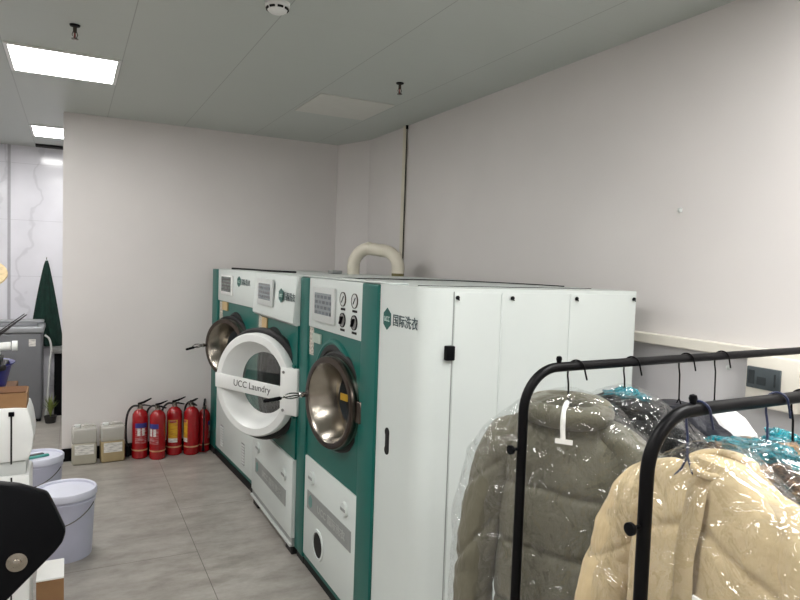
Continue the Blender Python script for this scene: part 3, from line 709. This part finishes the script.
b = NB(); wbox(b, .165, .075, .062, .004); obj('tray', b, 'card', t, False)
b = NB(); box(b, -.16, .16, 0, .004, 0, .05, 0, 1, Matrix.Translation((0, .071, .062)) @ Matrix.Rotation(1.9, 4, 'X')); obj('flap', b, 'card_dark', t, False)
b = NB(); box(b, -.62, -.215, 3.135, 3.45, 0, 1.106, .003, 1); tag(obj('storage_carton', b, 'card_dark'), 'tall brown carton behind the white machine, under the blue basin', 'cardboard box')
ZC2 = 1.1065
t = thing('blue_basin', 'dark blue plastic basin standing on the white machine behind the cardboard tray', 'basin', (-.365, 3.26, ZC2))
b = NB(); lathe(b, [(0, 0), (.105, 0), (.115, .01), (.138, .105), (.15, .112), (.15, .118), (.132, .112), (.105, .012), (0, .010)], 40); obj('bowl', b, 'blue', t)
b = NB(); tube(b, [(-.16, 0, 0), (.135, .0, .02)], .018, 16); lathe(b, [(0, 0), (.022, 0), (.022, .02), (0, .02)], 16, Matrix.Translation((.14, 0, .02)) @ Matrix.Rotation(PI/2, 4, 'Y'))
o = tag(obj('paper_roll', b, 'white_plastic'), 'white roll with a knobbed end lying above the blue basin', 'roll'); o.location = (-.365, 3.235, 1.276)
b = NB(); box(b, -.14, .13, -.09, .09, 0, .026, .008, 2); box(b, -.13, .11, -.08, .08, .026, .05, .008, 2)
o = tag(obj('folded_cloth', b, 'char_cloth'), 'folded dark cloth lying across the rim of the blue basin', 'cloth'); o.location = (-.372, 3.24, 1.2)
o2 = NB(); box(o2, -.12, .10, -.07, .07, 0, .014, .005, 2); o = tag(obj('folded_towel', o2, 'white_cloth'), 'thin white folded towel on top of the dark cloth in the basin', 'towel'); o.location = (-.372, 3.24, 1.25)
t = thing('scissors', 'scissors with orange handles leaning out over the clutter, blades pointing up right', 'scissors', (-.30, 3.27, 1.33))
b = NB(); prism(b, [(.0, .0), (.012, -.008), (.13, .098), (.125, .100)], -.002, .002, 'y', .0005); prism(b, [(.004, .012), (.0, .002), (.12, .10), (.118, .104)], .0025, .0055, 'y', .0005); obj('blade', b, 'blade', t)
b = NB()
for c in ((-.03, .012), (-.012, -.02)): tube(b, [(c[0]+.022*math.cos(a), 0, c[1]+.018*math.sin(a)) for a in [2*PI*k/16 for k in range(17)]], .005, 8)
obj('handle', b, 'orange', t)
t = thing('hat_stand', 'slim black display stand at the left edge carrying a straw hat', 'stand', (-.42, 3.32, ZC2))
b = NB(); box(b, -.015, .015, .09, .12, 0, .005); tube(b, [(0, .105, .003), (0, .105, .49)], .007, 8); obj('pole', b, 'black_metal', t)
b = NB(); lathe(b, [(0, 0), (.016, .006), (.022, .022), (.016, .038), (0, .044)], 16, Matrix.Translation((.02, .105, .42))); obj('knob', b, 'brown', t)
t = thing('straw_hat', 'pale straw hat with a dark band at the left edge, on top of the stand', 'hat', (-.405, 3.40, 1.60))
t.rotation_euler.x = .5
b = NB(); lathe(b, [(0, .095), (.06, .09), (.08, .06), (.088, .012), (.15, .004), (.152, -.002), (.086, .004), (.07, .055), (0, .088)], 36); obj('body', b, 'straw', t)
b = NB(); lathe(b, [(.0895, .012), (.091, .014), (.087, .034), (.0855, .032)], 36); obj('band', b, 'black_cloth', t)

# cardboard box on the floor in front of it
t = thing('cardboard_box', 'tall cardboard box with white tape over its top, standing on the floor at lower left', 'cardboard box', (-.075, 3.15, 0))
b = NB(); box(b, -.05, .055, -.07, .12, 0, .30, .002, 1); obj('carton', b, 'card', t)
b = NB(); box(b, -.0505, .0555, -.0705, .1205, .294, .3015); obj('tape', b, 'tape', t, False)

# black panel close to the camera at lower left
t = thing('panel_stand', 'black plastic panel with a steel bolt, cut by the lower left corner', 'panel', (-.24, 2.03, 0))
P_ = [(-.35, 1.12), (.06, 1.075), (.115, 1.062), (.185, 1.03), (.205, .985), (.232, .915), (.224, .885), (.205, .86), (.045, .70), (-.20, .46), (-.35, .40)]
b = NB(); prism(b, P_, -.02, .02, 'y', .008); obj('panel', b, 'black_plastic', t)
b = NB(); lathe(b, [(0, .0), (.026, 0), (.026, .004), (.012, .006), (.012, .012), (.009, .014), (0, .014)], 24, Matrix.Translation((.112, -.02, .85)), axis='y'); obj('bolt', b, 'steel', t)
b = NB(); box(b, -.30, -.25, .02, .05, .02, 1.0, .004, 1); obj('post', b, 'black_metal', t)
b = NB(); box(b, -.45, -.1, -.2, .25, 0, .02, .004, 1); obj('base', b, 'black_metal', t)

# ------------------------------------------------------------------ passage behind the partition
t = thing('washing_machine', 'grey top-loading washing machine in the passage by the marble wall', 'washing machine', (-.5, 7.62, 0))
b = NB(); box(b, -.27, .245, -.25, .25, .03, .90, .02, 3); obj('body', b, 'washer', t)
b = NB(); prism(b, [(-.26, .90), (.26, .90), (.26, .975), (.20, 1.0), (-.26, .93)], -.275, .25, 'x', .006) if False else box(b, -.275, .262, -.262, .255, .90, .965, .016, 3); obj('top_frame', b, 'washer_top', t)
b = NB(); box(b, -.20, .20, -.2, .1, .965, .978, .006, 2); obj('lid', b, 'washer', t)
b = NB(); box(b, -.26, .25, .11, .25, .966, 1.0, .012, 2); obj('control_panel', b, 'washer_top', t)
b = NB(); box(b, .13, .19, -.2525, -.2505, .77, .84); obj('sticker', b, 'label_white', t, False)
b = NB(); box(b, -.25, .235, -.23, .23, 0, .03); obj('base', b, 'black_plastic', t, False)

t = thing('green_cloth', 'dark green cloth hanging from a hook on the marble wall, gathered to a point', 'cloth', (-.235, YF, 1.645))
b = NB(); rows = []
for i in range(30):
    f = i/29; z = -.02-f*.93; wl = -(.012+.125*min(1, f*1.35)**.8); wr = .012+.16*f**.85
    if f > .75: wl = -(.137-.25*(f-.75))
    row = []
    for j in range(17):
        g = j/16; x = wl+(wr-wl)*g; y = -.012-.05*(f**.4)*math.sin(PI*g)-.012*math.sin(g*22+f*2)*min(1, f*2)
        row.append(b.verts.new((x, y, z)))
    rows.append(row)
for r0, r1 in zip(rows, rows[1:]):
    for j in range(16): b.faces.new((r0[j], r0[j+1], r1[j+1], r1[j]))
obj('cloth', b, 'cloth_green', t)
b = NB(); tube(b, [(0, 0, -.0), (0, -.03, -.005), (0, -.04, .0), (0, -.038, .015)], .004, 8); obj('hook', b, 'steel', t)
t = thing('side_stand', 'narrow black stand with a grey top below the green cloth in the passage', 'stand', (-.10, 7.72, 0))
b = NB(); box(b, -.05, .05, -.12, .12, 0, .66, .004, 1); obj('body', b, 'black_plastic', t)
b = NB(); box(b, -.075, .06, -.14, .14, .66, .70, .004, 1); obj('top', b, 'grey_top', t)
b = NB(); tube(b, [(-.235, 7.46, .87), (-.19, 7.45, .84), (-.17, 7.47, .72), (-.19, 7.5, .60), (-.2, 7.5, .40), (-.22, 7.5, .05), (-.235, 7.52, .012)], .010, 8, smoothpath=3)
tag(obj('drain_hose', b, 'white_plastic'), 'white hose looping down beside the grey washing machine', 'hose')
t = thing('potted_plant', 'small yellow-green plant on the passage floor beside the grey washing machine', 'plant', (-.175, 7.30, 0))
b = NB(); lathe(b, [(0, 0), (.045, 0), (.06, .07), (.055, .07), (0, .06)], 18); obj('pot', b, 'pot', t)
b = NB()
for k in range(26):
    a = random.uniform(0, 2*PI); s = random.uniform(.04, .10); h = random.uniform(.12, .24)
    p0 = Vector((0, 0, .06)); p1 = Vector((.3*s*math.cos(a), .3*s*math.sin(a), .06+h*.6)); p2 = Vector((s*math.cos(a), s*math.sin(a), .06+h))
    sd = Vector((-math.sin(a), math.cos(a), 0))*.008
    vs = [b.verts.new(p0-sd*.4), b.verts.new(p0+sd*.4), b.verts.new(p1+sd), b.verts.new(p2), b.verts.new(p1-sd)]
    b.faces.new((vs[0], vs[1], vs[2], vs[4])); b.faces.new((vs[4], vs[2], vs[3]))
obj('foliage', b, 'leaf', t)

# ------------------------------------------------------------------ clothes racks
ZR = 1.47; RT = .0115
def rack(x0, y0, x1, y1, label):
    d = Vector((x1-x0, y1-y0, 0)); L = d.length
    t = thing('clothes_rack', label, 'clothes rack', (x0, y0, 0), math.atan2(d.y, d.x), 'black tube clothes racks')
    R = .10; P = [(0, 0, .07)]+[(0, 0, ZR-R)]
    P += [(R-R*math.cos(a), 0, ZR-R+R*math.sin(a)) for a in [k*PI/2/12 for k in range(1, 13)]]
    P += [(L-R+R*math.sin(a), 0, ZR-R+R*math.cos(a)) for a in [k*PI/2/12 for k in range(13)]]+[(L, 0, .07)]
    b = NB(); tube(b, P, RT, 20); obj('frame', b, 'black_metal', t)
    for x in (0, L):
        b = NB(); tube(b, [(x, -.21, .072), (x, .21, .072)], RT, 14); ft = obj('foot_bar', b, 'black_metal', t)
        for y in (-.19, .19):
            b = NB(); lathe(b, [(0, -.01), (.024, -.01), (.026, 0), (.024, .01), (0, .01)], 16, Matrix.Translation((x, y, .0265)) @ Matrix.Rotation(PI/2, 4, 'Y')); tube(b, [(x, y, .03), (x, y, .066)], .006, 8); obj('caster', b, 'black_plastic', ft)
    b = NB(); tube(b, [(0, 0, .2), (L, 0, .2)], .008, 12); obj('lower_bar', b, 'black_metal', t)
    for x in (R+.005, L-R-.005):
        b = NB(); lathe(b, [(0, 0), (.005, 0), (.006, .005), (.0075, .010), (.006, .016), (0, .018)], 12, Matrix.Translation((x, 0, ZR+RT-.002))); obj('stopper', b, 'black_plastic', t)
    for x, s in ((0, -1), (L, 1)):
        b = NB(); tube(b, [(x, 0, 1.285), (x+s*.03, 0, 1.285)], .004, 8); lathe(b, [(0, 0), (.008, 0), (.011, .004), (.011, .010), (0, .012)], 14, Matrix.Translation((x+s*.026, 0, 1.285)) @ Matrix.Rotation(s*PI/2, 4, 'Y')); obj('knob', b, 'black_plastic', t)
    return t
rack(.937, 1.183, 2.31, 1.263, 'black tubular clothes rack standing behind, holding the olive puffer jacket')
rack(.845, .739, 2.06, .777, 'black tubular clothes rack nearest the camera, holding the beige puffer jacket')

def fbm(p, s): return noise.noise(Vector(p)*s)
def hanger(x, y, rz, label, m='black_metal', drop=.095, sweep=.03, hookrot=0, span=.15):
    t = thing('wire_hanger', label, 'hanger', (x, y, ZR), rz, 'wire hangers hooked on the racks')
    r = RT+.0026; ca, sa = math.cos(-rz), math.sin(-rz)
    W = [(0, 0, -drop), (0, .002, -.045), (.001, r*.5, -.024)]
    for k in range(15):
        a = math.radians(-45+k*(240/14)); W.append((.004+sweep*k/14, r*math.cos(a), r*math.sin(a)))
    W += [(sweep*1.25, -r*1.0, -.016), (sweep*1.5, -r*.9, -.034)]
    P = [(x_*ca-y_*sa, x_*sa+y_*ca, z_) for x_, y_, z_ in W]
    b = NB(); tube(b, P, .0022, 8); obj('hook', b, m, t)
    b = NB(); tube(b, [(0, 0, -drop+.004), (-.012, 0, -drop-.02), (-span*.5, 0, -drop-.05), (-span, 0, -drop-.085), (-span*.9, 0, -drop-.105), (span*.9, 0, -drop-.105), (span, 0, -drop-.085), (span*.5, 0, -drop-.05), (.012, 0, -drop-.02), (0, 0, -drop+.004)], .002, 6); obj('frame', b, m, t)
    return t

def interp(tab, z):
    for a, b_ in zip(tab, tab[1:]):
        if a[0] >= z >= b_[0]:
            f = (a[0]-z)/(a[0]-b_[0]); f = f*f*(3-2*f) if False else f
            return [p+(q-p)*f for p, q in zip(a[1:], b_[1:])]
    return list(tab[-1][1:])
def crease(u, x, z, seed):
    d = abs(u-round(u)); return .006*math.exp(-d/.16)*fbm((x*46+seed, z*7, seed), 1.0)+.004*fbm((x*9+seed, z*4+x*5, seed), 1.0)
def body_mesh(tab, quilt, seed, nr=230, nc=190, wr=.004, n=2.4, cap=True, sc=1.0):
    b = NB(); z0, z1 = tab[0][0], tab[-1][0]; rows = []
    for i in range(nr+1):
        z = z0+(z1-z0)*i/nr; w, d, yo = interp(tab, z); row = []
        for j in range(nc):
            a = 2*PI*j/nc; c, s = math.cos(a), math.sin(a)
            x = w*math.copysign(abs(c)**(2/n), c); y = d*math.copysign(abs(s)**(2/n), s)
            q = quilt(x, y, z, s)
            k = q+wr*(fbm((x*1.0+seed, y, z*.45), 11)+.6*fbm((x+seed*3, y, z*.6), 26))+wr*.9*fbm((seed, y*.3, z+x*.5), 6)
            row.append(b.verts.new((x+c*k*.6, y+s*k*1.3+yo, z+k*.1)))
        rows.append(row)
    for r0, r1 in zip(rows, rows[1:]):
        for j in range(nc): b.faces.new((r0[j], r0[(j+1) % nc], r1[(j+1) % nc], r1[j]))
    if cap: b.faces.new(rows[0][::-1]); b.faces.new(rows[-1])
    bmesh.ops.recalc_face_normals(b, faces=b.faces); return b
def sleeve_mesh(path, rad, quilt, seed, nc=64, nr=170, wr=.004):
    path = [Vector(p) for p in path]; P = []; n = len(path)-1
    def at(f):
        k = min(int(f*n), n-1); g = f*n-k
        p0, p1, p2, p3 = path[max(k-1, 0)], path[k], path[k+1], path[min(k+2, n)]
        return .5*((2*p1)+(-p0+p2)*g+(2*p0-5*p1+4*p2-p3)*g*g+(-p0+3*p1-3*p2+p3)*g**3), rad[k]+(rad[k+1]-rad[k])*g
    b = NB(); rings = []; L = 0; last = None
    for i in range(nr+1):
        f = i/nr; p, r = at(f); d = (at(min(1, f+.01))[0]-at(max(0, f-.01))[0]).normalized()
        if last: L += (p-last).length
        last = p; a1 = d.cross(Vector((0, 1, 0))).normalized(); a2 = d.cross(a1).normalized(); ring = []
        edge = min(1, (1-f)*14, f*6+.5)**.5
        for j in range(nc):
            a = 2*PI*j/nc; o = math.cos(a)*a1+math.sin(a)*a2; v = p+o*r
            k = quilt(L, a)+wr*(fbm((v.x+seed, v.y, v.z), 17)+.7*fbm((v.x+seed, v.y*2, v.z), 34))
            ring.append(b.verts.new(p+o*(r*edge+k)*1.0))
        rings.append(ring)
    for r0, r1 in zip(rings, rings[1:]):
        for j in range(nc): b.faces.new((r0[j], r0[(j+1) % nc], r1[(j+1) % nc], r1[j]))
    b.faces.new(rings[0][::-1]); b.faces.new(rings[-1])
    bmesh.ops.recalc_face_normals(b, faces=b.faces); return b
def puff(u, amp, p=.5):
    d = abs((u+.5) % 1-.5) if False else abs(u-round(u))          # distance to the nearest seam
    return amp*(.9*(1-math.exp(-(d/.065)**2))+.35*math.sin(PI*min(1, d*2)/2)-.8)

def jacket(name, label, x, y, rz, m, tab, quilt, squilt, seed, sl, cuffs=True, group='jackets hanging on the racks', wr=.004):
    t = thing(name, label, 'jacket', (x, y, ZR), rz, group)
    obj('body', body_mesh(tab, quilt, seed, wr=wr), m, t)
    for s in (-1, 1):
        path = [(s*p[0], p[1], p[2]) for p in sl[0]]
        o = obj('sleeve', sleeve_mesh(path, sl[1], squilt, seed+s*2.3), m, t)
    return t
def bag(x, y, rz, label, tab, seed, m='bag', rough=.02):
    def q(x_, y_, z, s): return rough*(abs(fbm((x_+seed, y_*1.5, z*.7), 7))*1.6-.25)+.010*abs(fbm((x_*1.5, y_+seed, z), 19))
    b = body_mesh(tab, q, seed, nr=120, nc=110, wr=.006, n=2.2, cap=False)
    o = tag(obj('garment_bag', b, m), label, 'garment bag', 'clear plastic garment bags'); o.location = (x, y, ZR); o.rotation_euler.z = rz
    return o
def crumple(x, y, z, rz, sx, sy, sz, label, seed, m='teal_film'):
    b = NB(); bmesh.ops.create_icosphere(b, subdivisions=5, radius=1)
    for v in b.verts:
        p = v.co.copy(); k = 1+.55*fbm((p.x+seed, p.y, p.z), 1.7)+.35*abs(fbm((p.x, p.y+seed, p.z), 4.5))
        v.co = Vector((p.x*sx*k, p.y*sy*k, max(p.z, -.45)*sz*k))
    o = tag(obj('shoulder_cover', b, m), label, 'plastic cover', 'turquoise plastic shoulder covers'); o.location = (x, y, z); o.rotation_euler.z = rz
    return o

RZA = math.atan2(-.80, .60)
# -- olive puffer on the rear rack
RZA = math.atan2(-.80, .60)
hanger(1.079, 1.192, RZA, 'thin black wire hanger holding the olive puffer jacket', drop=.085, hookrot=-.9)
def q_ol(x, y, z, s): return (puff((z+.006*math.sin(x*20))/.150, .007)+crease((z+.006*math.sin(x*20))/.150, x, z, 1.7))*(1 if z < -.16 else max(0, (-z-.10)/.06))
tabA = [(-.105, .065, .04, .01), (-.125, .10, .043, .01), (-.155, .150, .05, .01), (-.185, .172, .058, .01), (-.24, .168, .066, .01), (-.35, .166, .074, .01), (-.6, .172, .078, .01), (-.82, .176, .08, .01), (-.86, .166, .07, .01)]
slA = ([(.06, .01, -.15), (.120, .01, -.172), (.168, .008, -.215), (.203, .0, -.33), (.222, -.01, -.47), (.228, -.015, -.63), (.222, -.015, -.80)], [.03, .042, .054, .055, .054, .051, .042])
tA = jacket('puffer_jacket', 'olive grey quilted puffer jacket with a thick rolled collar, on the rear rack', 1.079, 1.192, RZA, 'olive', tabA, q_ol, lambda L, a: puff((L+.075*math.cos(a))/.19, .005), 1.7, slA)
b = NB(); tube(b, [(-.092, -.018, -.112), (-.068, -.040, -.115), (-.025, -.047, -.118), (.025, -.047, -.118), (.068, -.040, -.113), (.092, -.016, -.108), (.078, .036, -.100), (.0, .05, -.095), (-.078, .036, -.100), (-.092, -.018, -.112)], .028, 18, smoothpath=2)
for v in b.verts: v.co += Vector((0, -1, .4))*.006*fbm(v.co, 26)
obj('collar', b, 'olive_dark', tA)
b = NB(); tube(b, [(.004, -.030, -.083), (.004, -.062, -.090), (.006, -.081, -.118), (.006, -.079, -.14), (.008, -.080, -.160)], .0065, 8, smoothpath=2); box(b, -.010, .032, -.085, -.081, -.170, -.159); tg = obj('paper_tag', b, 'tape', tA); tA.scale = (.95, 1, 1); tg['label'] = 'white paper laundry tag'
bag(1.079, 1.192, RZA, 'clear plastic bag over the olive puffer jacket',
    [(-.055, .02, .02, 0), (-.07, .06, .06, 0), (-.088, .11, .082, .0), (-.13, .155, .088, .008), (-.17, .205, .084, .012), (-.24, .255, .084, .012), (-.4, .288, .088, .012), (-.95, .30, .092, .012)], 4.1, rough=.012)
# -- dark jackets behind it
RZB = math.atan2(-.86, .5)
hanger(1.277, 1.203, RZB, 'black wire hanger with a turquoise cover, on the rear rack', drop=.085)
slB = ([(.05, 0, -.15), (.11, 0, -.168), (.165, 0, -.215), (.200, 0, -.36), (.212, 0, -.55), (.21, 0, -.75)], [.03, .038, .045, .046, .044, .038])
tabB = [(-.095, .05, .04, 0), (-.115, .09, .048, 0), (-.15, .14, .05, 0), (-.19, .17, .052, 0), (-.25, .18, .055, 0), (-.6, .185, .058, 0), (-.82, .185, .058, 0)]
qB = lambda x, y, z, s: puff((z+x*.3)/.10, .007)+crease((z+x*.3)/.10, x, z, 7)
tB = jacket('puffer_jacket', 'black puffer jacket under a turquoise shoulder cover, on the rear rack', 1.285, 1.203, RZB, 'black_cloth', tabB, qB, lambda L, a: puff(L/.1, .007), 5.2, slB, wr=.012)
b = NB(); tube(b, [(-.085, -.022, -.118), (-.03, -.042, -.112), (.045, -.042, -.114), (.085, -.015, -.12), (.045, .035, -.114), (-.045, .035, -.114), (-.085, -.022, -.118)], .026, 16, smoothpath=2)
for v in b.verts: v.co += Vector((0, -.6, 1))*.016*fbm(v.co, 24)
obj('collar', b, 'black_cloth', tB)
bag(1.285, 1.203, RZB, 'clear plastic bag over the black puffer jacket on the rear rack', [(-.06, .02, .02, 0), (-.08, .07, .065, 0), (-.12, .13, .072, 0), (-.17, .19, .072, 0), (-.25, .23, .07, 0), (-.9, .255, .075, 0)], 8.3, rough=.025)
crumple(1.277, 1.203, ZR-.089, RZB, .045, .032, .019, 'crumpled turquoise plastic cover at the neck of the black puffer jacket', 2.2)
slC = ([(p[0], p[1], p[2]-.03) for p in slB[0]], slB[1])
hanger(1.50, 1.217, -PI/2, 'dark wire hanger on the rear rack holding the navy jacket', drop=.115)
tabC = [(-.125, .05, .04, 0), (-.145, .09, .048, 0), (-.18, .14, .05, 0), (-.22, .17, .052, 0), (-.28, .18, .055, 0), (-.8, .185, .06, 0)]
tC = jacket('puffer_jacket', 'dark navy jacket hanging further right on the rear rack', 1.50, 1.217, -PI/2, 'navy_cloth', tabC, qB, lambda L, a: puff(L/.1, .007), 9.7, slC, wr=.012)
hanger(1.66, 1.226, -PI/2, 'dark wire hanger on the rear rack holding the white garment', drop=.13)
tabG = [(-.145, .04, .03, 0), (-.152, .065, .045, 0), (-.165, .09, .05, 0), (-.20, .125, .055, 0), (-.26, .15, .058, 0), (-.8, .18, .06, 0)]
t = thing('garment_sack', 'milky white plastic sack over a garment on the rear rack, below the breaker box', 'garment bag', (1.66, 1.226, ZR), -PI/2)
obj('sack', body_mesh(tabG, lambda x, y, z, s: .008*fbm((x, y, z), 14), 3.3, wr=.006), 'white_cloth', t)

# -- beige puffer on the front rack
RZD = -PI/2-.08
hanger(.944, .742, RZD, 'dark blue wire hanger holding the beige puffer jacket on the front rack', 'wire_blue', drop=.085, hookrot=.35, span=.075)
def q_cr(x, y, z, s):
    u = (z+.55*abs(x)+.008*math.sin(z*23))/.17
    return puff(u, .007)+crease(u, x, z, 4.4)-.006*math.exp(-(x/.012)**2)*(s < 0)
YD = .024
tabD = [(-.08, .045, .03, YD), (-.10, .07, .040, YD), (-.13, .118, .046, YD), (-.165, .154, .052, YD), (-.22, .156, .062, YD), (-.34, .156, .070, YD), (-.6, .165, .075, YD), (-.82, .168, .077, YD), (-.86, .158, .068, YD)]
slD = ([(.05, YD, -.125), (.105, YD, -.150), (.150, YD-.003, -.195), (.192, YD-.010, -.31), (.222, YD-.016, -.45), (.238, YD-.018, -.60), (.235, YD-.018, -.78)], [.026, .038, .050, .052, .050, .047, .04])
tD = jacket('puffer_jacket', 'beige quilted puffer jacket on the front rack nearest the camera', .955, .700, RZD, 'cream', tabD, q_cr, lambda L, a: puff((L+.09*math.cos(a+1))/.2, .005), 12.4, slD, wr=.005)
b = NB(); tube(b, [(-.048, YD-.015, -.088), (-.032, YD-.034, -.094), (0, YD-.042, -.103), (.032, YD-.034, -.094), (.048, YD-.015, -.086), (.04, YD+.025, -.078), (0, YD+.033, -.074), (-.04, YD+.025, -.078), (-.048, YD-.015, -.088)], .007, 14, smoothpath=2)
for v in b.verts: v.co += Vector((0, -1, .4))*.005*fbm(v.co, 30)
obj('collar', b, 'cream', tD)
b = NB(); rows = []
for i in range(60):
    z = -.115-.70*i/59; w, d, yo = interp(tabD, z)
    rows.append([b.verts.new((x_+.004*fbm((0, 0, z), 12), yo-d*1.02-.012-(.006 if abs(x_) < .012 else 0)-.004*fbm((x_, 1, z), 14), z)) for x_ in (-.018, -.010, 0, .010, .018)])
for r0, r1 in zip(rows, rows[1:]):
    for j in range(4): b.faces.new((r0[j], r0[j+1], r1[j+1], r1[j]))
obj('placket', b, 'cream', tD)
b = NB(); box(b, .030, .082, YD-.094, YD-.090, -.310, -.277, .001, 1); tg = obj('paper_tag', b, 'tape', tD); tD.scale = (1.15, 1, 1); tg['label'] = 'white paper laundry tag'
bgD = bag(.955, .700, RZD, 'clear plastic bag over the beige puffer jacket',
    [(-.05, .02, .02, 0), (-.065, .05, .045, .01), (-.085, .08, .06, .015), (-.115, .13, .075, .02), (-.15, .178, .082, YD), (-.20, .218, .086, YD), (-.4, .275, .096, YD+.004), (-.9, .29, .098, YD+.004)], 15.9, rough=.012); bgD.scale = (1.15, 1, 1)
# -- dark coat with brown fur, and the covered one at the right edge
hanger(1.172, .749, RZD, 'thick dark wire hanger on the front rack holding the fur-collared coat', 'wire_blue', drop=.095, hookrot=-.3)
tabE = [(-.11, .06, .045, 0), (-.13, .10, .05, 0), (-.16, .14, .05, 0), (-.20, .17, .055, 0), (-.26, .18, .058, 0), (-.6, .185, .06, 0), (-.82, .185, .06, 0)]
tE = jacket('winter_coat', 'charcoal winter coat with a mottled brown fur collar on the front rack', 1.172, .749, RZD, 'black_cloth', tabE, qB, lambda L, a: puff(L/.1, .007), 21.1, slB, wr=.012)
b = NB(); tube(b, [(-.095, -.02, -.132), (-.055, -.055, -.128), (0, -.065, -.14), (.055, -.055, -.128), (.10, -.02, -.136), (.07, .03, -.118), (0, .045, -.113), (-.07, .03, -.118), (-.095, -.02, -.132)], .027, 18, smoothpath=2)
for v in b.verts: v.co += Vector((fbm(v.co, 40), fbm(v.co+Vector((9, 0, 0)), 40), fbm(v.co+Vector((0, 9, 0)), 40)))*.012
obj('fur_collar', b, 'fur', tE)
bag(1.172, .749, RZD, 'clear plastic bag over the fur-collared winter coat', [(-.07, .02, .02, 0), (-.09, .08, .075, -.01), (-.12, .125, .095, -.012), (-.17, .19, .09, -.01), (-.25, .23, .075, 0), (-.9, .255, .075, 0)], 25.5, rough=.022)
crumple(1.172, .749, ZR-.104, RZD, .090, .045, .022, 'crumpled turquoise plastic cover over the fur collar of the winter coat', 6.4)
hanger(1.255, .752, RZD, 'black wire hanger on the front rack at the right edge', drop=.09)
tF = jacket('puffer_jacket', 'dark jacket under a turquoise cover on the front rack, at the right edge', 1.34, .753, RZD, 'char_cloth', [(a[0]-.005, a[1], a[2]*.9, a[3]) for a in tabE], qB, lambda L, a: puff(L/.1, .007), 31.3, slB, wr=.012)
crumple(1.32, .753, ZR-.118, RZD, .10, .045, .026, 'crumpled turquoise plastic cover on the dark jacket at the right edge', 11.8)

# ------------------------------------------------------------------ camera, world, colour
cam = bpy.data.cameras.new('camera'); co = bpy.data.objects.new('camera', cam); COL.objects.link(co)
cam.sensor_width = 36; cam.sensor_fit = 'HORIZONTAL'; cam.lens = 644.33/800*36; cam.clip_start = .02
yaw, pit, rol = (math.radians(v) for v in (27.1108, -3.0596, -1.929))
f = Vector((math.sin(yaw)*math.cos(pit), math.cos(yaw)*math.cos(pit), math.sin(pit))); r = Vector((math.cos(yaw), -math.sin(yaw), 0)); d = f.cross(r)
c, s = math.cos(rol), math.sin(rol); r2 = c*r+s*d; d2 = -s*r+c*d
mw = Matrix((r2, -d2, -f)).transposed().to_4x4(); mw.translation = (0, 0, 1.7); co.matrix_world = mw
S.camera = co
w = bpy.data.worlds.new('world'); S.world = w; w.use_nodes = True
w.node_tree.nodes['Background'].inputs[0].default_value = (.8, .85, .9, 1); w.node_tree.nodes['Background'].inputs[1].default_value = .25
S.view_settings.view_transform = 'Standard'; S.view_settings.look = 'None'; S.view_settings.exposure = 0
